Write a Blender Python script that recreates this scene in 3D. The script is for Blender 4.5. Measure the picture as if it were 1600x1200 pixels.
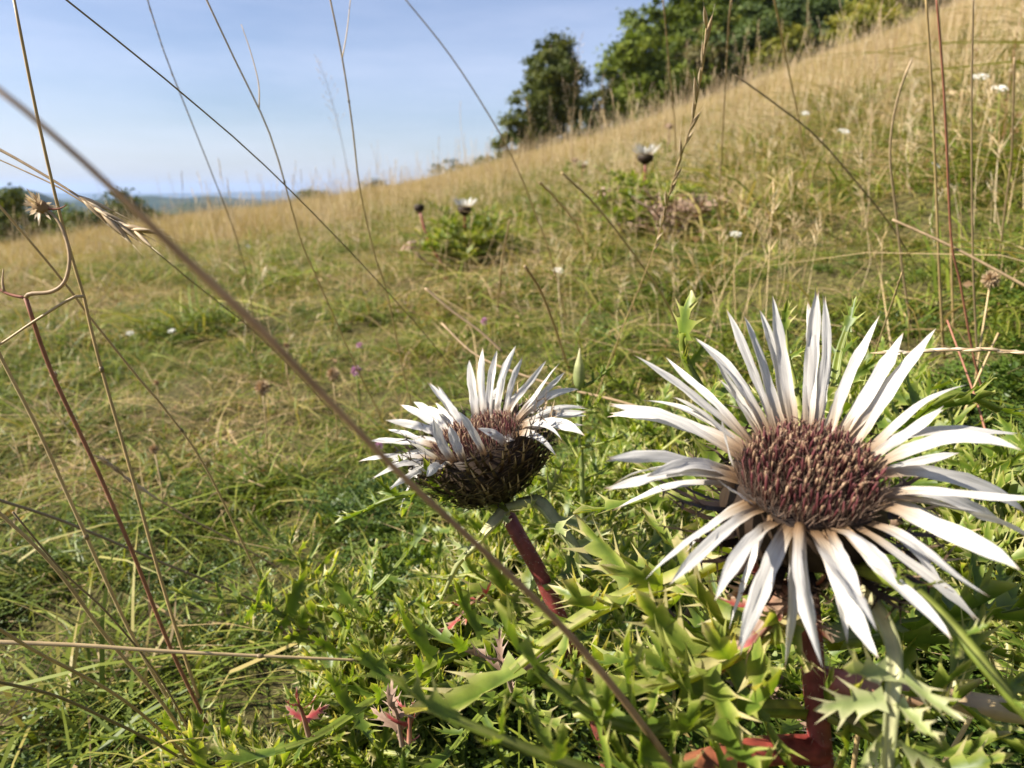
import bpy, math, random
import numpy as np
from mathutils import Vector, Matrix, Quaternion

random.seed(11)
rng = np.random.default_rng(11)
for o in list(bpy.data.objects):
    bpy.data.objects.remove(o)
S = bpy.context.scene

# ------------------------------------------------------------------ camera, sky, sun, exposure
FPX = 1200.0                       # focal length in photograph pixels (1600 wide)
PITCH = math.radians(14.04)
CAM_H = 0.32
cam_data = bpy.data.cameras.new('camera')
cam = bpy.data.objects.new('camera', cam_data)
S.collection.objects.link(cam)
cam.location = (0, 0, CAM_H)
cam.rotation_euler = (math.pi / 2 - PITCH, 0, 0)
cam_data.sensor_width = 36.0
cam_data.lens = FPX / 1600 * 36.0
cam_data.clip_start = 0.01
cam_data.clip_end = 60000
cam_data.dof.use_dof = True
cam_data.dof.focus_distance = 0.29
cam_data.dof.aperture_fstop = 18
S.camera = cam

SUN_EL = math.radians(37)
SUN_AZ = math.radians(-100)         # compass angle from +Y (view direction), clockwise: to the left
world = bpy.data.worlds.new('World')
S.world = world
world.use_nodes = True
nt = world.node_tree
bg = nt.nodes['Background']
sky = nt.nodes.new('ShaderNodeTexSky')
sky.sky_type = 'NISHITA'
sky.sun_disc = False
sky.sun_elevation = SUN_EL
sky.sun_rotation = SUN_AZ
sky.air_density = 1.0
sky.dust_density = 0.6
sky.ozone_density = 1.6
# thin high cloud: streaked noise mixed into the sky
tc = nt.nodes.new('ShaderNodeTexCoord')
mp = nt.nodes.new('ShaderNodeMapping')
mp.inputs['Scale'].default_value = (1.2, 1.6, 7.0)
mp.inputs['Rotation'].default_value = (0.0, 0.12, 0.3)
nz = nt.nodes.new('ShaderNodeTexNoise')
nz.inputs['Scale'].default_value = 2.2
nz.inputs['Detail'].default_value = 7
nz.inputs['Roughness'].default_value = 0.55
cr = nt.nodes.new('ShaderNodeValToRGB')
cr.color_ramp.elements[0].position = 0.28
cr.color_ramp.elements[0].color = (0.0, 0.0, 0.0, 1)
cr.color_ramp.elements[1].position = 0.88
cr.color_ramp.elements[1].color = (0.42, 0.42, 0.42, 1)
mx = nt.nodes.new('ShaderNodeMixRGB')
mx.inputs['Color2'].default_value = (8.6, 8.9, 9.3, 1)
nt.links.new(tc.outputs['Generated'], mp.inputs['Vector'])
nt.links.new(mp.outputs['Vector'], nz.inputs['Vector'])
nt.links.new(nz.outputs['Fac'], cr.inputs['Fac'])
nt.links.new(cr.outputs['Color'], mx.inputs['Fac'])
nt.links.new(sky.outputs['Color'], mx.inputs['Color1'])
wb = nt.nodes.new('ShaderNodeMixRGB'); wb.blend_type = 'MULTIPLY'; wb.inputs['Fac'].default_value = 1
wb.inputs['Color2'].default_value = (.95, .945, 1.10, 1)
nt.links.new(mx.outputs['Color'], wb.inputs['Color1'])
nt.links.new(wb.outputs['Color'], bg.inputs['Color'])
bg.inputs['Strength'].default_value = 0.054

sd = bpy.data.lights.new('sun', 'SUN')
sd.energy = 5.0
sd.angle = math.radians(0.53)
sd.color = (1.0, 0.93, 0.82)
sun = bpy.data.objects.new('sun', sd)
S.collection.objects.link(sun)
sdir = Vector((math.sin(SUN_AZ) * math.cos(SUN_EL), math.cos(SUN_AZ) * math.cos(SUN_EL), math.sin(SUN_EL)))
sun.rotation_euler = sdir.to_track_quat('Z', 'Y').to_euler()

S.view_settings.view_transform = 'Standard'
S.view_settings.look = 'None'
S.view_settings.gamma = 1.0
S.view_settings.use_curve_mapping = False
S.view_settings.exposure = 1.3
S.render.engine = 'CYCLES'
S.cycles.use_denoising = True
S.cycles.max_bounces = 6
S.cycles.transmission_bounces = 4
S.cycles.volume_bounces = 0
S.cycles.sample_clamp_indirect = 6.0

# ------------------------------------------------------------------ helpers: vectors and projection
V = lambda *a: np.array(a, float)
def unit(v):
    v = np.asarray(v, float)
    return v / (np.linalg.norm(v) + 1e-12)
CAM = V(0, 0, CAM_H)
RIGHT = V(1, 0, 0)
FWD = V(0, math.cos(PITCH), -math.sin(PITCH))
UPV = V(0, math.sin(PITCH), math.cos(PITCH))
def ray(px, py):
    return FWD + (px - 800) / FPX * RIGHT - (py - 600) / FPX * UPV
def P(px, py, d):
    return CAM + ray(px, py) * d

def hash01(ix, iy, seed):
    h = (ix.astype(np.int64) * 374761393 + iy.astype(np.int64) * 668265263 + seed * 1442695041) & 0x7fffffff
    h = ((h ^ (h >> 13)) * 1274126177) & 0x7fffffff
    h = h ^ (h >> 16)
    return (h & 0xffff) / 65535.0
def vnoise(x, y, seed=0):
    x = np.asarray(x, float); y = np.asarray(y, float)
    ix = np.floor(x); iy = np.floor(y)
    fx = x - ix; fy = y - iy
    fx = fx * fx * (3 - 2 * fx); fy = fy * fy * (3 - 2 * fy)
    a = hash01(ix, iy, seed); b = hash01(ix + 1, iy, seed)
    c = hash01(ix, iy + 1, seed); d = hash01(ix + 1, iy + 1, seed)
    return (a * (1 - fx) + b * fx) * (1 - fy) + (c * (1 - fx) + d * fx) * fy
def fbm(x, y, seed=0, n=3):
    s = 0; a = 1; t = 0
    for i in range(n):
        s = s + a * vnoise(x * 2 ** i, y * 2 ** i, seed + i); t += a; a *= 0.5
    return s / t
def sstep(a, b, x):
    t = np.clip((x - a) / (b - a), 0, 1)
    return t * t * (3 - 2 * t)

# ------------------------------------------------------------------ terrain: a meadow slope rising to the right
_ku = np.array([-1, -.62, -.45, -.25, 0, .2, .5, 1.0])
_kv = np.array([.0016, .0016, .0012, .0007, .00035, .00014, .00008, .00008])
def kfun(u): return np.interp(u, _ku, _kv)
_sky = [(-150, 422), (0, 400), (120, 380), (250, 358), (440, 331), (600, 303), (700, 283), (790, 258), (950, 216), (1160, 143), (1310, 84), (1420, 46), (1600, -28), (1800, -110)]
_eu, _ev = [], []
for _x, _y in _sky:
    _d = ray(_x, _y); _h = math.hypot(_d[0], _d[1])
    _u = _d[0] / _h
    _eu.append(_u); _ev.append(_d[2] / _h + 2 * math.sqrt(0.30 * float(kfun(_u))))
_eu = np.array([-1.0] + _eu + [1.0]); _ev = np.array([_ev[0] - 0.05] + _ev + [_ev[-1] + 0.05])
def Tz(x, y, bumps=True):
    x = np.asarray(x, float); y = np.asarray(y, float)
    r = np.sqrt(x * x + y * y) + 1e-9
    u = x / r
    az = np.arctan2(x, y)
    hill = r * np.interp(u, _eu, _ev) - kfun(u) * r * r
    if bumps:
        hill = hill + (fbm(x * 3, y * 3, 3, 3) - .5) * 0.03 * np.clip(r / .5, 0, 1) + (fbm(x * 7.5, y * 7.5, 13, 2) - .5) * 0.05 * np.clip((r - .3) / .5, 0, 1) + (fbm(x * .35, y * .35, 9, 2) - .5) * 0.16 * np.clip((r - 1) / 8, 0, 1)
    # the far country: valley floor and wooded ridges
    val = -105 + 10 * fbm(x / 400, y / 400, 21, 3)
    rid = lambda r0, w, top, s, f: (top + 105) * np.exp(-((r - r0) / w) ** 2) * (0.30 + 1.2 * fbm(az * f + 7, np.log(r) * 2, s, 4))
    val = val + rid(1500, 260, -6, 31, 9) + rid(2700, 450, -22, 35, 7) + rid(5200, 900, -40, 41, 6) + rid(8200, 1300, -52, 51, 5) + rid(12500, 1700, 6, 61, 4)
    right = sstep(-0.1, 0.25, u)
    s = sstep(120, 480, r) * (1 - right) + sstep(260, 1500, r) * right
    hill = np.clip(hill, -160, 75)
    return hill * (1 - s) + val * s
def ground(px, py):
    d = ray(px, py)
    t = 0.05
    while t < 400:
        p = CAM + d * t
        if p[2] < float(Tz(p[0], p[1])): break
        t *= 1.01
    lo, hi = t / 1.01, t
    for _ in range(12):
        m = (lo + hi) / 2; p = CAM + d * m
        if p[2] < float(Tz(p[0], p[1])): hi = m
        else: lo = m
    return CAM + d * hi, hi            # point, depth along the view axis

# ------------------------------------------------------------------ helpers: meshes and objects
def link(o):
    S.collection.objects.link(o); return o
def tag(o, label=None, cat=None, group=None, kind=None):
    if label: o['label'] = label
    if cat: o['category'] = cat
    if group: o['group'] = group
    if kind: o['kind'] = kind
    return o
def empty(name, loc=(0, 0, 0)):
    o = bpy.data.objects.new(name, None); o.empty_display_size = 0.02
    o.location = tuple(loc); return link(o)
class MB:
    def __init__(s):
        s.v = []; s.f = []; s.a = []; s.b = []; s.n = 0
    def add(s, verts, faces, a=0.0, b=0.0):
        verts = np.asarray(verts, float).reshape(-1, 3); k = len(verts)
        s.v.append(verts)
        s.a.append(np.broadcast_to(np.asarray(a, float), (k,)) if np.ndim(a) == 0 else np.asarray(a, float))
        s.b.append(np.broadcast_to(np.asarray(b, float), (k,)) if np.ndim(b) == 0 else np.asarray(b, float))
        s.f += [tuple(int(i) + s.n for i in f) for f in faces]
        s.n += k
    def mesh(s, name, mat, origin=(0, 0, 0), smooth=True):
        me = bpy.data.meshes.new(name)
        vv = np.concatenate(s.v) - np.asarray(origin, float)
        me.from_pydata(vv.tolist(), [], s.f)
        for nm, arr in (('along', s.a), ('rnd', s.b)):
            at = me.attributes.new(nm, 'FLOAT', 'POINT')
            at.data.foreach_set('value', np.concatenate(arr).astype(np.float32))
        if smooth: me.polygons.foreach_set('use_smooth', [True] * len(me.polygons))
        if mat: me.materials.append(mat)
        me.update(); return me
    def build(s, name, mat, parent=None, origin=(0, 0, 0), smooth=True):
        o = bpy.data.objects.new(name, s.mesh(name, mat, origin, smooth))
        if parent: o.parent = parent
        return link(o)
def put(name, me, parent=None, loc=(0, 0, 0), quat=None, scale=None, rot=None):
    o = bpy.data.objects.new(name, me); o.location = tuple(loc)
    if quat is not None: o.rotation_mode = 'QUATERNION'; o.rotation_quaternion = quat
    if rot is not None: o.rotation_euler = rot
    if scale is not None: o.scale = (scale,) * 3 if np.ndim(scale) == 0 else scale
    if parent: o.parent = parent
    return link(o)
def spline(pts, n):
    pts = np.asarray(pts, float)
    if len(pts) == 2: pts = np.array([pts[0], (pts[0] + pts[1]) / 2, pts[1]])
    seg = np.linalg.norm(np.diff(pts, axis=0), axis=1); s = np.concatenate([[0], np.cumsum(seg)])
    q = np.concatenate([[2 * pts[0] - pts[1]], pts, [2 * pts[-1] - pts[-2]]])
    out = []
    for t in np.linspace(0, s[-1], n + 1):
        i = min(int(np.searchsorted(s, t, side='right')) - 1, len(pts) - 2)
        u = (t - s[i]) / max(seg[i], 1e-9)
        p0, p1, p2, p3 = q[i:i + 4]
        out.append(.5 * (2 * p1 + (p2 - p0) * u + (2 * p0 - 5 * p1 + 4 * p2 - p3) * u * u + (3 * p1 - p0 - 3 * p2 + p3) * u ** 3))
    return np.array(out)
def tangents(c):
    t = np.gradient(c, axis=0)
    return t / (np.linalg.norm(t, axis=1, keepdims=True) + 1e-12)
def tube(mb, pts, rad, k=6, cap=True, rnd=0.0, a=None):
    c = np.asarray(pts, float); n = len(c); T = tangents(c)
    rad = np.broadcast_to(np.asarray(rad, float), (n,))
    ref = V(0, 0, 1) if abs(T[0][2]) < .9 else V(1, 0, 0)
    U = unit(np.cross(T[0], ref)); vs = []
    for i in range(n):
        U = unit(U - T[i] * U.dot(T[i])); W = np.cross(T[i], U)
        for j in range(k):
            an = 2 * math.pi * j / k
            vs.append(c[i] + rad[i] * (math.cos(an) * U + math.sin(an) * W))
    fs = [(i * k + j, i * k + (j + 1) % k, (i + 1) * k + (j + 1) % k, (i + 1) * k + j) for i in range(n - 1) for j in range(k)]
    if cap: fs += [tuple(range(k))[::-1], tuple(range((n - 1) * k, n * k))]
    al = np.repeat(np.linspace(0, 1, n), k) if a is None else a
    mb.add(vs, fs, al, rnd)

# ------------------------------------------------------------------ materials
def new_mat(name):
    m = bpy.data.materials.new(name); m.use_nodes = True
    return m, m.node_tree, m.node_tree.nodes['Principled BSDF'], m.node_tree.nodes['Material Output']
def ramp(nt, stops):
    r = nt.nodes.new('ShaderNodeValToRGB'); e = r.color_ramp.elements
    while len(e) < len(stops): e.new(.5)
    for i, (p, c) in enumerate(stops):
        e[i].position = p; e[i].color = (*c, 1)
    return r
def math_node(nt, op, a, b):
    n = nt.nodes.new('ShaderNodeMath'); n.operation = op
    for i, v in enumerate((a, b)):
        if hasattr(v, 'is_output'): nt.links.new(v, n.inputs[i])
        else: n.inputs[i].default_value = v
    return n.outputs[0]
def plant_mat(name, stops, attr='rnd', objrnd=0.2, rough=.5, spec=.3, trans=.3, tcol=(1.1, 1.15, .55), noise=(220, .25), attr2=None, stops2=None, streak=False):
    """leaf, petal or straw: a colour ramp over a vertex value + the object's own random number, mottled by noise, partly translucent"""
    m, nt, bs, out = new_mat(name)
    at = nt.nodes.new('ShaderNodeAttribute'); at.attribute_name = attr
    oi = nt.nodes.new('ShaderNodeObjectInfo')
    f = math_node(nt, 'ADD', at.outputs['Fac'], math_node(nt, 'MULTIPLY', math_node(nt, 'SUBTRACT', oi.outputs['Random'], .5), objrnd))
    r = ramp(nt, stops); nt.links.new(f, r.inputs['Fac']); col = r.outputs['Color']
    if attr2:
        a2 = nt.nodes.new('ShaderNodeAttribute'); a2.attribute_name = attr2
        r2 = ramp(nt, stops2); nt.links.new(a2.outputs['Fac'], r2.inputs['Fac'])
        mm = nt.nodes.new('ShaderNodeMixRGB'); mm.blend_type = 'MULTIPLY'; mm.inputs['Fac'].default_value = 1
        nt.links.new(col, mm.inputs['Color1']); nt.links.new(r2.outputs['Color'], mm.inputs['Color2']); col = mm.outputs['Color']
    if noise:
        tc = nt.nodes.new('ShaderNodeTexCoord')
        n = nt.nodes.new('ShaderNodeTexNoise'); n.inputs['Scale'].default_value = noise[0]; n.inputs['Detail'].default_value = 4
        if streak:                      # fine lengthwise veins: noise stretched along the bract
            ra = nt.nodes.new('ShaderNodeAttribute'); ra.attribute_name = 'rnd'
            cx = nt.nodes.new('ShaderNodeCombineXYZ'); nt.links.new(ra.outputs['Fac'], cx.inputs['X'])
            nt.links.new(math_node(nt, 'MULTIPLY', at.outputs['Fac'], .16), cx.inputs['Y']); nt.links.new(math_node(nt, 'MULTIPLY', oi.outputs['Random'], 9.0), cx.inputs['Z'])
            nt.links.new(cx.outputs[0], n.inputs['Vector'])
        else:
            nt.links.new(tc.outputs['Object'], n.inputs['Vector'])
        mr = nt.nodes.new('ShaderNodeMapRange'); mr.inputs['From Min'].default_value = .3; mr.inputs['From Max'].default_value = .7
        mr.inputs['To Min'].default_value = 1 - noise[1]; mr.inputs['To Max'].default_value = 1 + noise[1]
        nt.links.new(n.outputs['Fac'], mr.inputs['Value'])
        mm = nt.nodes.new('ShaderNodeMixRGB'); mm.blend_type = 'MULTIPLY'; mm.inputs['Fac'].default_value = 1
        nt.links.new(col, mm.inputs['Color1']); nt.links.new(mr.outputs['Result'], mm.inputs['Color2']); col = mm.outputs['Color']
        bp = nt.nodes.new('ShaderNodeBump'); bp.inputs['Strength'].default_value = .25; bp.inputs['Distance'].default_value = .0006
        nt.links.new(n.outputs['Fac'], bp.inputs['Height']); nt.links.new(bp.outputs['Normal'], bs.inputs['Normal'])
    nt.links.new(col, bs.inputs['Base Color'])
    bs.inputs['Roughness'].default_value = rough
    bs.inputs['Specular IOR Level'].default_value = spec
    if trans:
        tr = nt.nodes.new('ShaderNodeBsdfTranslucent')
        mm = nt.nodes.new('ShaderNodeMixRGB'); mm.blend_type = 'MULTIPLY'; mm.inputs['Fac'].default_value = 1
        mm.inputs['Color2'].default_value = (*tcol, 1)
        nt.links.new(col, mm.inputs['Color1']); nt.links.new(mm.outputs['Color'], tr.inputs['Color'])
        mix = nt.nodes.new('ShaderNodeMixShader'); mix.inputs['Fac'].default_value = trans
        nt.links.new(bs.outputs[0], mix.inputs[1]); nt.links.new(tr.outputs[0], mix.inputs[2])
        nt.links.new(mix.outputs[0], out.inputs['Surface'])
    return m
SWARD = [(0.0, (.050, .080, .008)), (.25, (.105, .145, .013)), (.45, (.20, .235, .024)), (.6, (.31, .27, .062)), (.75, (.39, .275, .125)), (.9, (.53, .395, .21)), (1.0, (.20, .115, .05))]
M = {}
M['sward'] = plant_mat('sward', SWARD, objrnd=.22, rough=.5, spec=.3, trans=.3, tcol=(1.1, 1.1, .6), noise=None)
M['straw'] = plant_mat('straw', [(0, (.40, .28, .13)), (.4, (.52, .39, .21)), (.75, (.60, .47, .28)), (1, (.68, .57, .39))], objrnd=.5, rough=.45, spec=.35, trans=0, noise=(90, .18))
M['red_straw'] = plant_mat('red_straw', [(0, (.27, .11, .065)), (1, (.40, .23, .135))], objrnd=.2, rough=.5, spec=.3, trans=0, noise=(140, .25))
M['dark_straw'] = plant_mat('dark_straw', [(0, (.20, .145, .075)), (1, (.30, .225, .125))], objrnd=.2, rough=.5, spec=.3, trans=0, noise=(90, .2))
M['brown_straw'] = plant_mat('brown_straw', [(0, (.46, .29, .15)), (.25, (.40, .245, .125)), (.5, (.30, .18, .09)), (1, (.36, .22, .115))], attr='along', objrnd=.05, rough=.6, spec=.2, trans=0, noise=(120, .25))
M['husk'] = plant_mat('husk', [(0, (.42, .30, .17)), (.6, (.60, .48, .31)), (1, (.74, .64, .48))], objrnd=.4, rough=.5, spec=.3, trans=.25, tcol=(1, .9, .7), noise=(300, .2))
M['petal'] = plant_mat('petal', [(0, (.20, .12, .060)), (.10, (.31, .205, .12)), (.20, (.43, .345, .25)), (.36, (.58, .55, .505)), (.93, (.635, .615, .575)), (.985, (.50, .42, .32)), (1, (.36, .26, .16))], attr='along', objrnd=.05, rough=.36, spec=.5, trans=.34, tcol=(1, .97, .88), noise=(18, .26), streak=True)
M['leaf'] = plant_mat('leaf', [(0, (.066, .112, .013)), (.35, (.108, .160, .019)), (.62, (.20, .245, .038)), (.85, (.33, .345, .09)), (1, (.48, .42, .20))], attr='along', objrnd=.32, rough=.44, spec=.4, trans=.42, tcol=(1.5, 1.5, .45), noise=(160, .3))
M['leaf_pale'] = plant_mat('leaf_pale', [(0, (.17, .22, .065)), (.4, (.26, .30, .11)), (.8, (.42, .42, .21)), (1, (.52, .47, .28))], attr='along', objrnd=.2, rough=.45, spec=.4, trans=.3, tcol=(1.3, 1.3, .6), noise=(160, .2))
M['leaf_red'] = plant_mat('leaf_red', [(0, (.34, .035, .045)), (.35, (.34, .065, .060)), (.6, (.33, .12, .08)), (.8, (.36, .20, .13)), (1, (.42, .30, .20))], attr='along', objrnd=.35, rough=.5, spec=.35, trans=.25, tcol=(1.2, .8, .7), noise=(75, .6))
M['leaf_dead'] = plant_mat('leaf_dead', [(0, (.20, .125, .085)), (.6, (.30, .20, .14)), (1, (.45, .34, .25))], attr='along', objrnd=.3, rough=.6, spec=.2, trans=.15, tcol=(1, .8, .6), noise=(160, .3))
M['stem_red'] = plant_mat('stem_red', [(0, (.15, .032, .030)), (.5, (.20, .040, .034)), (1, (.22, .07, .045))], attr='along', objrnd=.1, rough=.45, spec=.4, trans=0, noise=(260, .35))
M['petiole_red'] = plant_mat('petiole_red', [(0, (.19, .028, .026)), (.35, (.22, .045, .030)), (.8, (.26, .12, .05)), (1, (.30, .22, .08))], attr='along', objrnd=.1, rough=.5, spec=.35, trans=.1, noise=(330, .45))
M['petiole_tan'] = plant_mat('petiole_tan', [(0, (.36, .08, .07)), (.2, (.42, .22, .14)), (.7, (.42, .33, .16)), (1, (.36, .34, .13))], attr='along', objrnd=.1, rough=.42, spec=.45, trans=.1, noise=(200, .2))
M['hair'] = plant_mat('hair', [(0, (.55, .50, .42)), (1, (.68, .62, .52))], objrnd=.1, rough=.5, spec=.3, trans=.3, tcol=(1, 1, .9), noise=None)
M['floret'] = plant_mat('floret', [(0, (.045, .016, .018)), (.5, (.090, .030, .029)), (.74, (.125, .050, .040)), (.88, (.24, .145, .09)), (1, (.37, .25, .15))], attr='along', objrnd=.22, rough=.5, spec=.3, trans=.1, tcol=(1, .8, .7), noise=(500, .2))
M['floret_bud'] = plant_mat('floret_bud', [(0, (.07, .028, .024)), (.6, (.115, .030, .034)), (1, (.15, .05, .05))], attr='along', objrnd=.2, rough=.45, spec=.35, trans=.1, tcol=(1, .7, .7), noise=(500, .2))
M['pappus'] = plant_mat('pappus', [(0, (.12, .075, .058)), (1, (.38, .27, .19))], attr='along', objrnd=.1, rough=.7, spec=.1, trans=.25, tcol=(1, .9, .8), noise=None)
M['involucre'] = plant_mat('involucre', [(0, (.022, .013, .009)), (.5, (.032, .020, .012)), (1, (.09, .075, .035))], attr='along', objrnd=.3, rough=.6, spec=.2, trans=.05, tcol=(1, .8, .6), noise=(300, .3))
M['spine'] = plant_mat('spine', [(0, (.016, .010, .008)), (.5, (.028, .017, .010)), (.75, (.08, .05, .026)), (1, (.40, .30, .18))], attr='along', objrnd=.4, rough=.5, spec=.3, trans=.05, tcol=(1, .8, .6), noise=None)
M['white_flower'] = plant_mat('white_flower', [(0, (.70, .68, .60)), (1, (.82, .81, .76))], objrnd=.2, rough=.6, spec=.2, trans=.3, tcol=(1, 1, .9), noise=None)
M['pink_flower'] = plant_mat('pink_flower', [(0, (.50, .27, .36)), (1, (.56, .38, .48))], objrnd=.3, rough=.6, spec=.2, trans=.3, tcol=(1, .8, 1), noise=None)
M['seed_ball'] = plant_mat('seed_ball', [(0, (.30, .20, .11)), (1, (.52, .40, .25))], objrnd=.4, rough=.7, spec=.1, trans=.2, tcol=(1, .8, .6), noise=None)
M['herb'] = plant_mat('herb', [(0, (.040, .074, .011)), (.5, (.085, .138, .017)), (1, (.16, .20, .034))], objrnd=.4, rough=.45, spec=.35, trans=.3, tcol=(1.2, 1.2, .5), noise=None)
# ------------------------------------------------------------------ the ground, out to the horizon
def build_ground():
    rs = [0.0] + list(np.geomspace(0.03, 16000, 330))
    azs = np.concatenate([np.linspace(-180, -50, 60, endpoint=False), np.linspace(-50, 50, 240, endpoint=False), np.linspace(50, 180, 60, endpoint=False)])
    azr = np.radians(azs); na = len(azr)
    vs = [V(0, 0, float(Tz(1e-6, 1e-6)))]
    R, A = np.meshgrid(np.array(rs[1:]), azr, indexing='ij')
    X = R * np.sin(A); Y = R * np.cos(A); Z = Tz(X, Y)
    vs = np.concatenate([[vs[0]], np.stack([X, Y, Z], -1).reshape(-1, 3)])
    fs = [(0, 1 + (j + 1) % na, 1 + j) for j in range(na)]
    for i in range(len(rs) - 2):
        b = 1 + i * na
        fs += [(b + j, b + (j + 1) % na, b + na + (j + 1) % na, b + na + j) for j in range(na)]
    m, nt, bs, out = new_mat('ground')
    geo = nt.nodes.new('ShaderNodeNewGeometry')
    def noise(sc, det=6, rough=.6):
        n = nt.nodes.new('ShaderNodeTexNoise'); n.inputs['Scale'].default_value = sc; n.inputs['Detail'].default_value = det; n.inputs['Roughness'].default_value = rough
        nt.links.new(geo.outputs['Position'], n.inputs['Vector']); return n.outputs['Fac']
    near = ramp(nt, [(.34, (.020, .014, .008)), (.46, (.048, .040, .016)), (.55, (.090, .085, .025)), (.66, (.19, .145, .070))])
    nt.links.new(noise(150, 8, .75), near.inputs['Fac'])
    mid = ramp(nt, [(.35, (.15, .14, .05)), (.5, (.26, .20, .10)), (.65, (.20, .18, .08))])
    nt.links.new(noise(1.5), mid.inputs['Fac'])
    far = ramp(nt, [(.40, (.014, .028, .012)), (.55, (.022, .040, .016)), (.60, (.07, .08, .035)), (.66, (.11, .10, .055)), (.72, (.03, .055, .02))])
    nt.links.new(noise(.0025, 5, .65), far.inputs['Fac'])
    ln = nt.nodes.new('ShaderNodeVectorMath'); ln.operation = 'LENGTH'
    nt.links.new(geo.outputs['Position'], ln.inputs[0])
    def mixr(a, b, f0, f1):
        mr = nt.nodes.new('ShaderNodeMapRange'); mr.inputs['From Min'].default_value = f0; mr.inputs['From Max'].default_value = f1
        nt.links.new(ln.outputs['Value'], mr.inputs['Value'])
        mm = nt.nodes.new('ShaderNodeMixRGB'); nt.links.new(mr.outputs['Result'], mm.inputs['Fac'])
        nt.links.new(a, mm.inputs['Color1']); nt.links.new(b, mm.inputs['Color2']); return mm.outputs['Color']
    c = mixr(near.outputs['Color'], mid.outputs['Color'], 6, 20)
    c = mixr(c, far.outputs['Color'], 150, 400)
    nt.links.new(c, bs.inputs['Base Color']); bs.inputs['Roughness'].default_value = .9; bs.inputs['Specular IOR Level'].default_value = .1
    me = bpy.data.meshes.new('meadow_ground'); me.from_pydata(vs.tolist(), [], fs); me.materials.append(m)
    me.polygons.foreach_set('use_smooth', [True] * len(me.polygons)); me.update()
    o = put('meadow_ground', me)
    tag(o, 'sloping meadow ground running out to wooded hills on the horizon', 'ground', kind='structure')
build_ground()

def build_haze():
    R = 17000; z0, z1 = -190.0, 140.0
    v = [(x, y, z) for z in (z0, z1) for x, y in ((-R, -R), (R, -R), (R, R), (-R, R))]
    f = [(3, 2, 1, 0), (4, 5, 6, 7), (0, 1, 5, 4), (1, 2, 6, 5), (2, 3, 7, 6), (3, 0, 4, 7)]
    me = bpy.data.meshes.new('haze'); me.from_pydata(v, [], f)
    m = bpy.data.materials.new('haze'); m.use_nodes = True; nt = m.node_tree
    nt.nodes.remove(nt.nodes['Principled BSDF'])
    pv = nt.nodes.new('ShaderNodeVolumePrincipled'); pv.inputs['Color'].default_value = (.50, .68, 1.0, 1)
    pv.inputs['Density'].default_value = HAZE; pv.inputs['Anisotropy'].default_value = 0.2
    nt.links.new(pv.outputs[0], nt.nodes['Material Output'].inputs['Volume'])
    me.materials.append(m)
    tag(put('haze', me), 'pale blue haze in the air over the far hills', 'haze', kind='stuff')
HAZE = 0.000085
build_haze()

# ------------------------------------------------------------------ trees and shrubs
def crown_mesh(name, lobes, nclump, nleaf, leaf, mat, seed, clump_r, gaps=0.0):
    """thousands of leaf-sized rhombs gathered in clumps through a crown of overlapping lobes (x,y,z,rx,rz)"""
    g = np.random.default_rng(seed)
    w = np.array([l[3] ** 2 * l[4] for l in lobes]); w = w / w.sum()
    idx = g.choice(len(lobes), nclump, p=w)
    L = np.array([l for l in lobes])[idx]
    d = g.normal(size=(nclump, 3)); d /= np.linalg.norm(d, axis=1, keepdims=True)
    rad = g.uniform(.35, 1.0, nclump) ** .55
    cc = np.stack([L[:, 0] + d[:, 0] * rad * L[:, 3], L[:, 1] + d[:, 1] * rad * L[:, 3], L[:, 2] + d[:, 2] * rad * L[:, 4]], -1)
    cc[:, 2] = np.maximum(cc[:, 2], .15)
    n = nclump * nleaf
    c = np.repeat(cc, nleaf, 0); od = np.repeat(d, nleaf, 0)
    cr_ = np.repeat(clump_r * g.uniform(.6, 1.3, nclump), nleaf)
    p = c + g.normal(size=(n, 3)) * cr_[:, None] * np.array([.55, .55, .38])
    nor = od * .7 + V(0, 0, .5) + g.normal(size=(n, 3)) * .65; nor /= np.linalg.norm(nor, axis=1, keepdims=True)
    a = np.cross(nor, g.normal(size=(n, 3))); a /= np.linalg.norm(a, axis=1, keepdims=True)
    b = np.cross(nor, a); s = leaf * g.uniform(.6, 1.3, n)[:, None]
    q = np.stack([p - a * s, p - b * s * .55 + nor * s * .15, p + a * s, p + b * s * .55 + nor * s * .15], 1).reshape(-1, 3)
    rnd = np.clip(np.repeat(np.repeat(g.uniform(0, 1, nclump), nleaf) * .6 + g.uniform(0, .4, n), 4), 0, 1)
    mb = MB(); f = np.arange(n * 4).reshape(-1, 4)
    mb.add(q, f.tolist(), 0, rnd)
    return mb.mesh(name, mat, smooth=False)
def tree_mat(name, dark, mid, light):
    return plant_mat(name, [(0, dark), (.5, mid), (1, light)], objrnd=.25, rough=.55, spec=.25, trans=.28, tcol=(1.2, 1.25, .5), noise=None)
TM = [tree_mat('foliage_green', (.058, .085, .010), (.125, .165, .016), (.22, .245, .028)),
      tree_mat('foliage_yellowing', (.090, .10, .012), (.18, .185, .020), (.30, .26, .032)),
      tree_mat('foliage_bluish', (.038, .062, .016), (.075, .110, .028), (.13, .165, .042)),
      tree_mat('foliage_brownish', (.060, .062, .018), (.110, .100, .030), (.17, .14, .048)),
      tree_mat('foliage_dark', (.034, .050, .009), (.072, .090, .014), (.14, .145, .026))]
bark = plant_mat('bark', [(0, (.07, .055, .04)), (1, (.14, .11, .085))], objrnd=.4, rough=.9, spec=.1, trans=0, noise=(9, .5))
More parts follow.
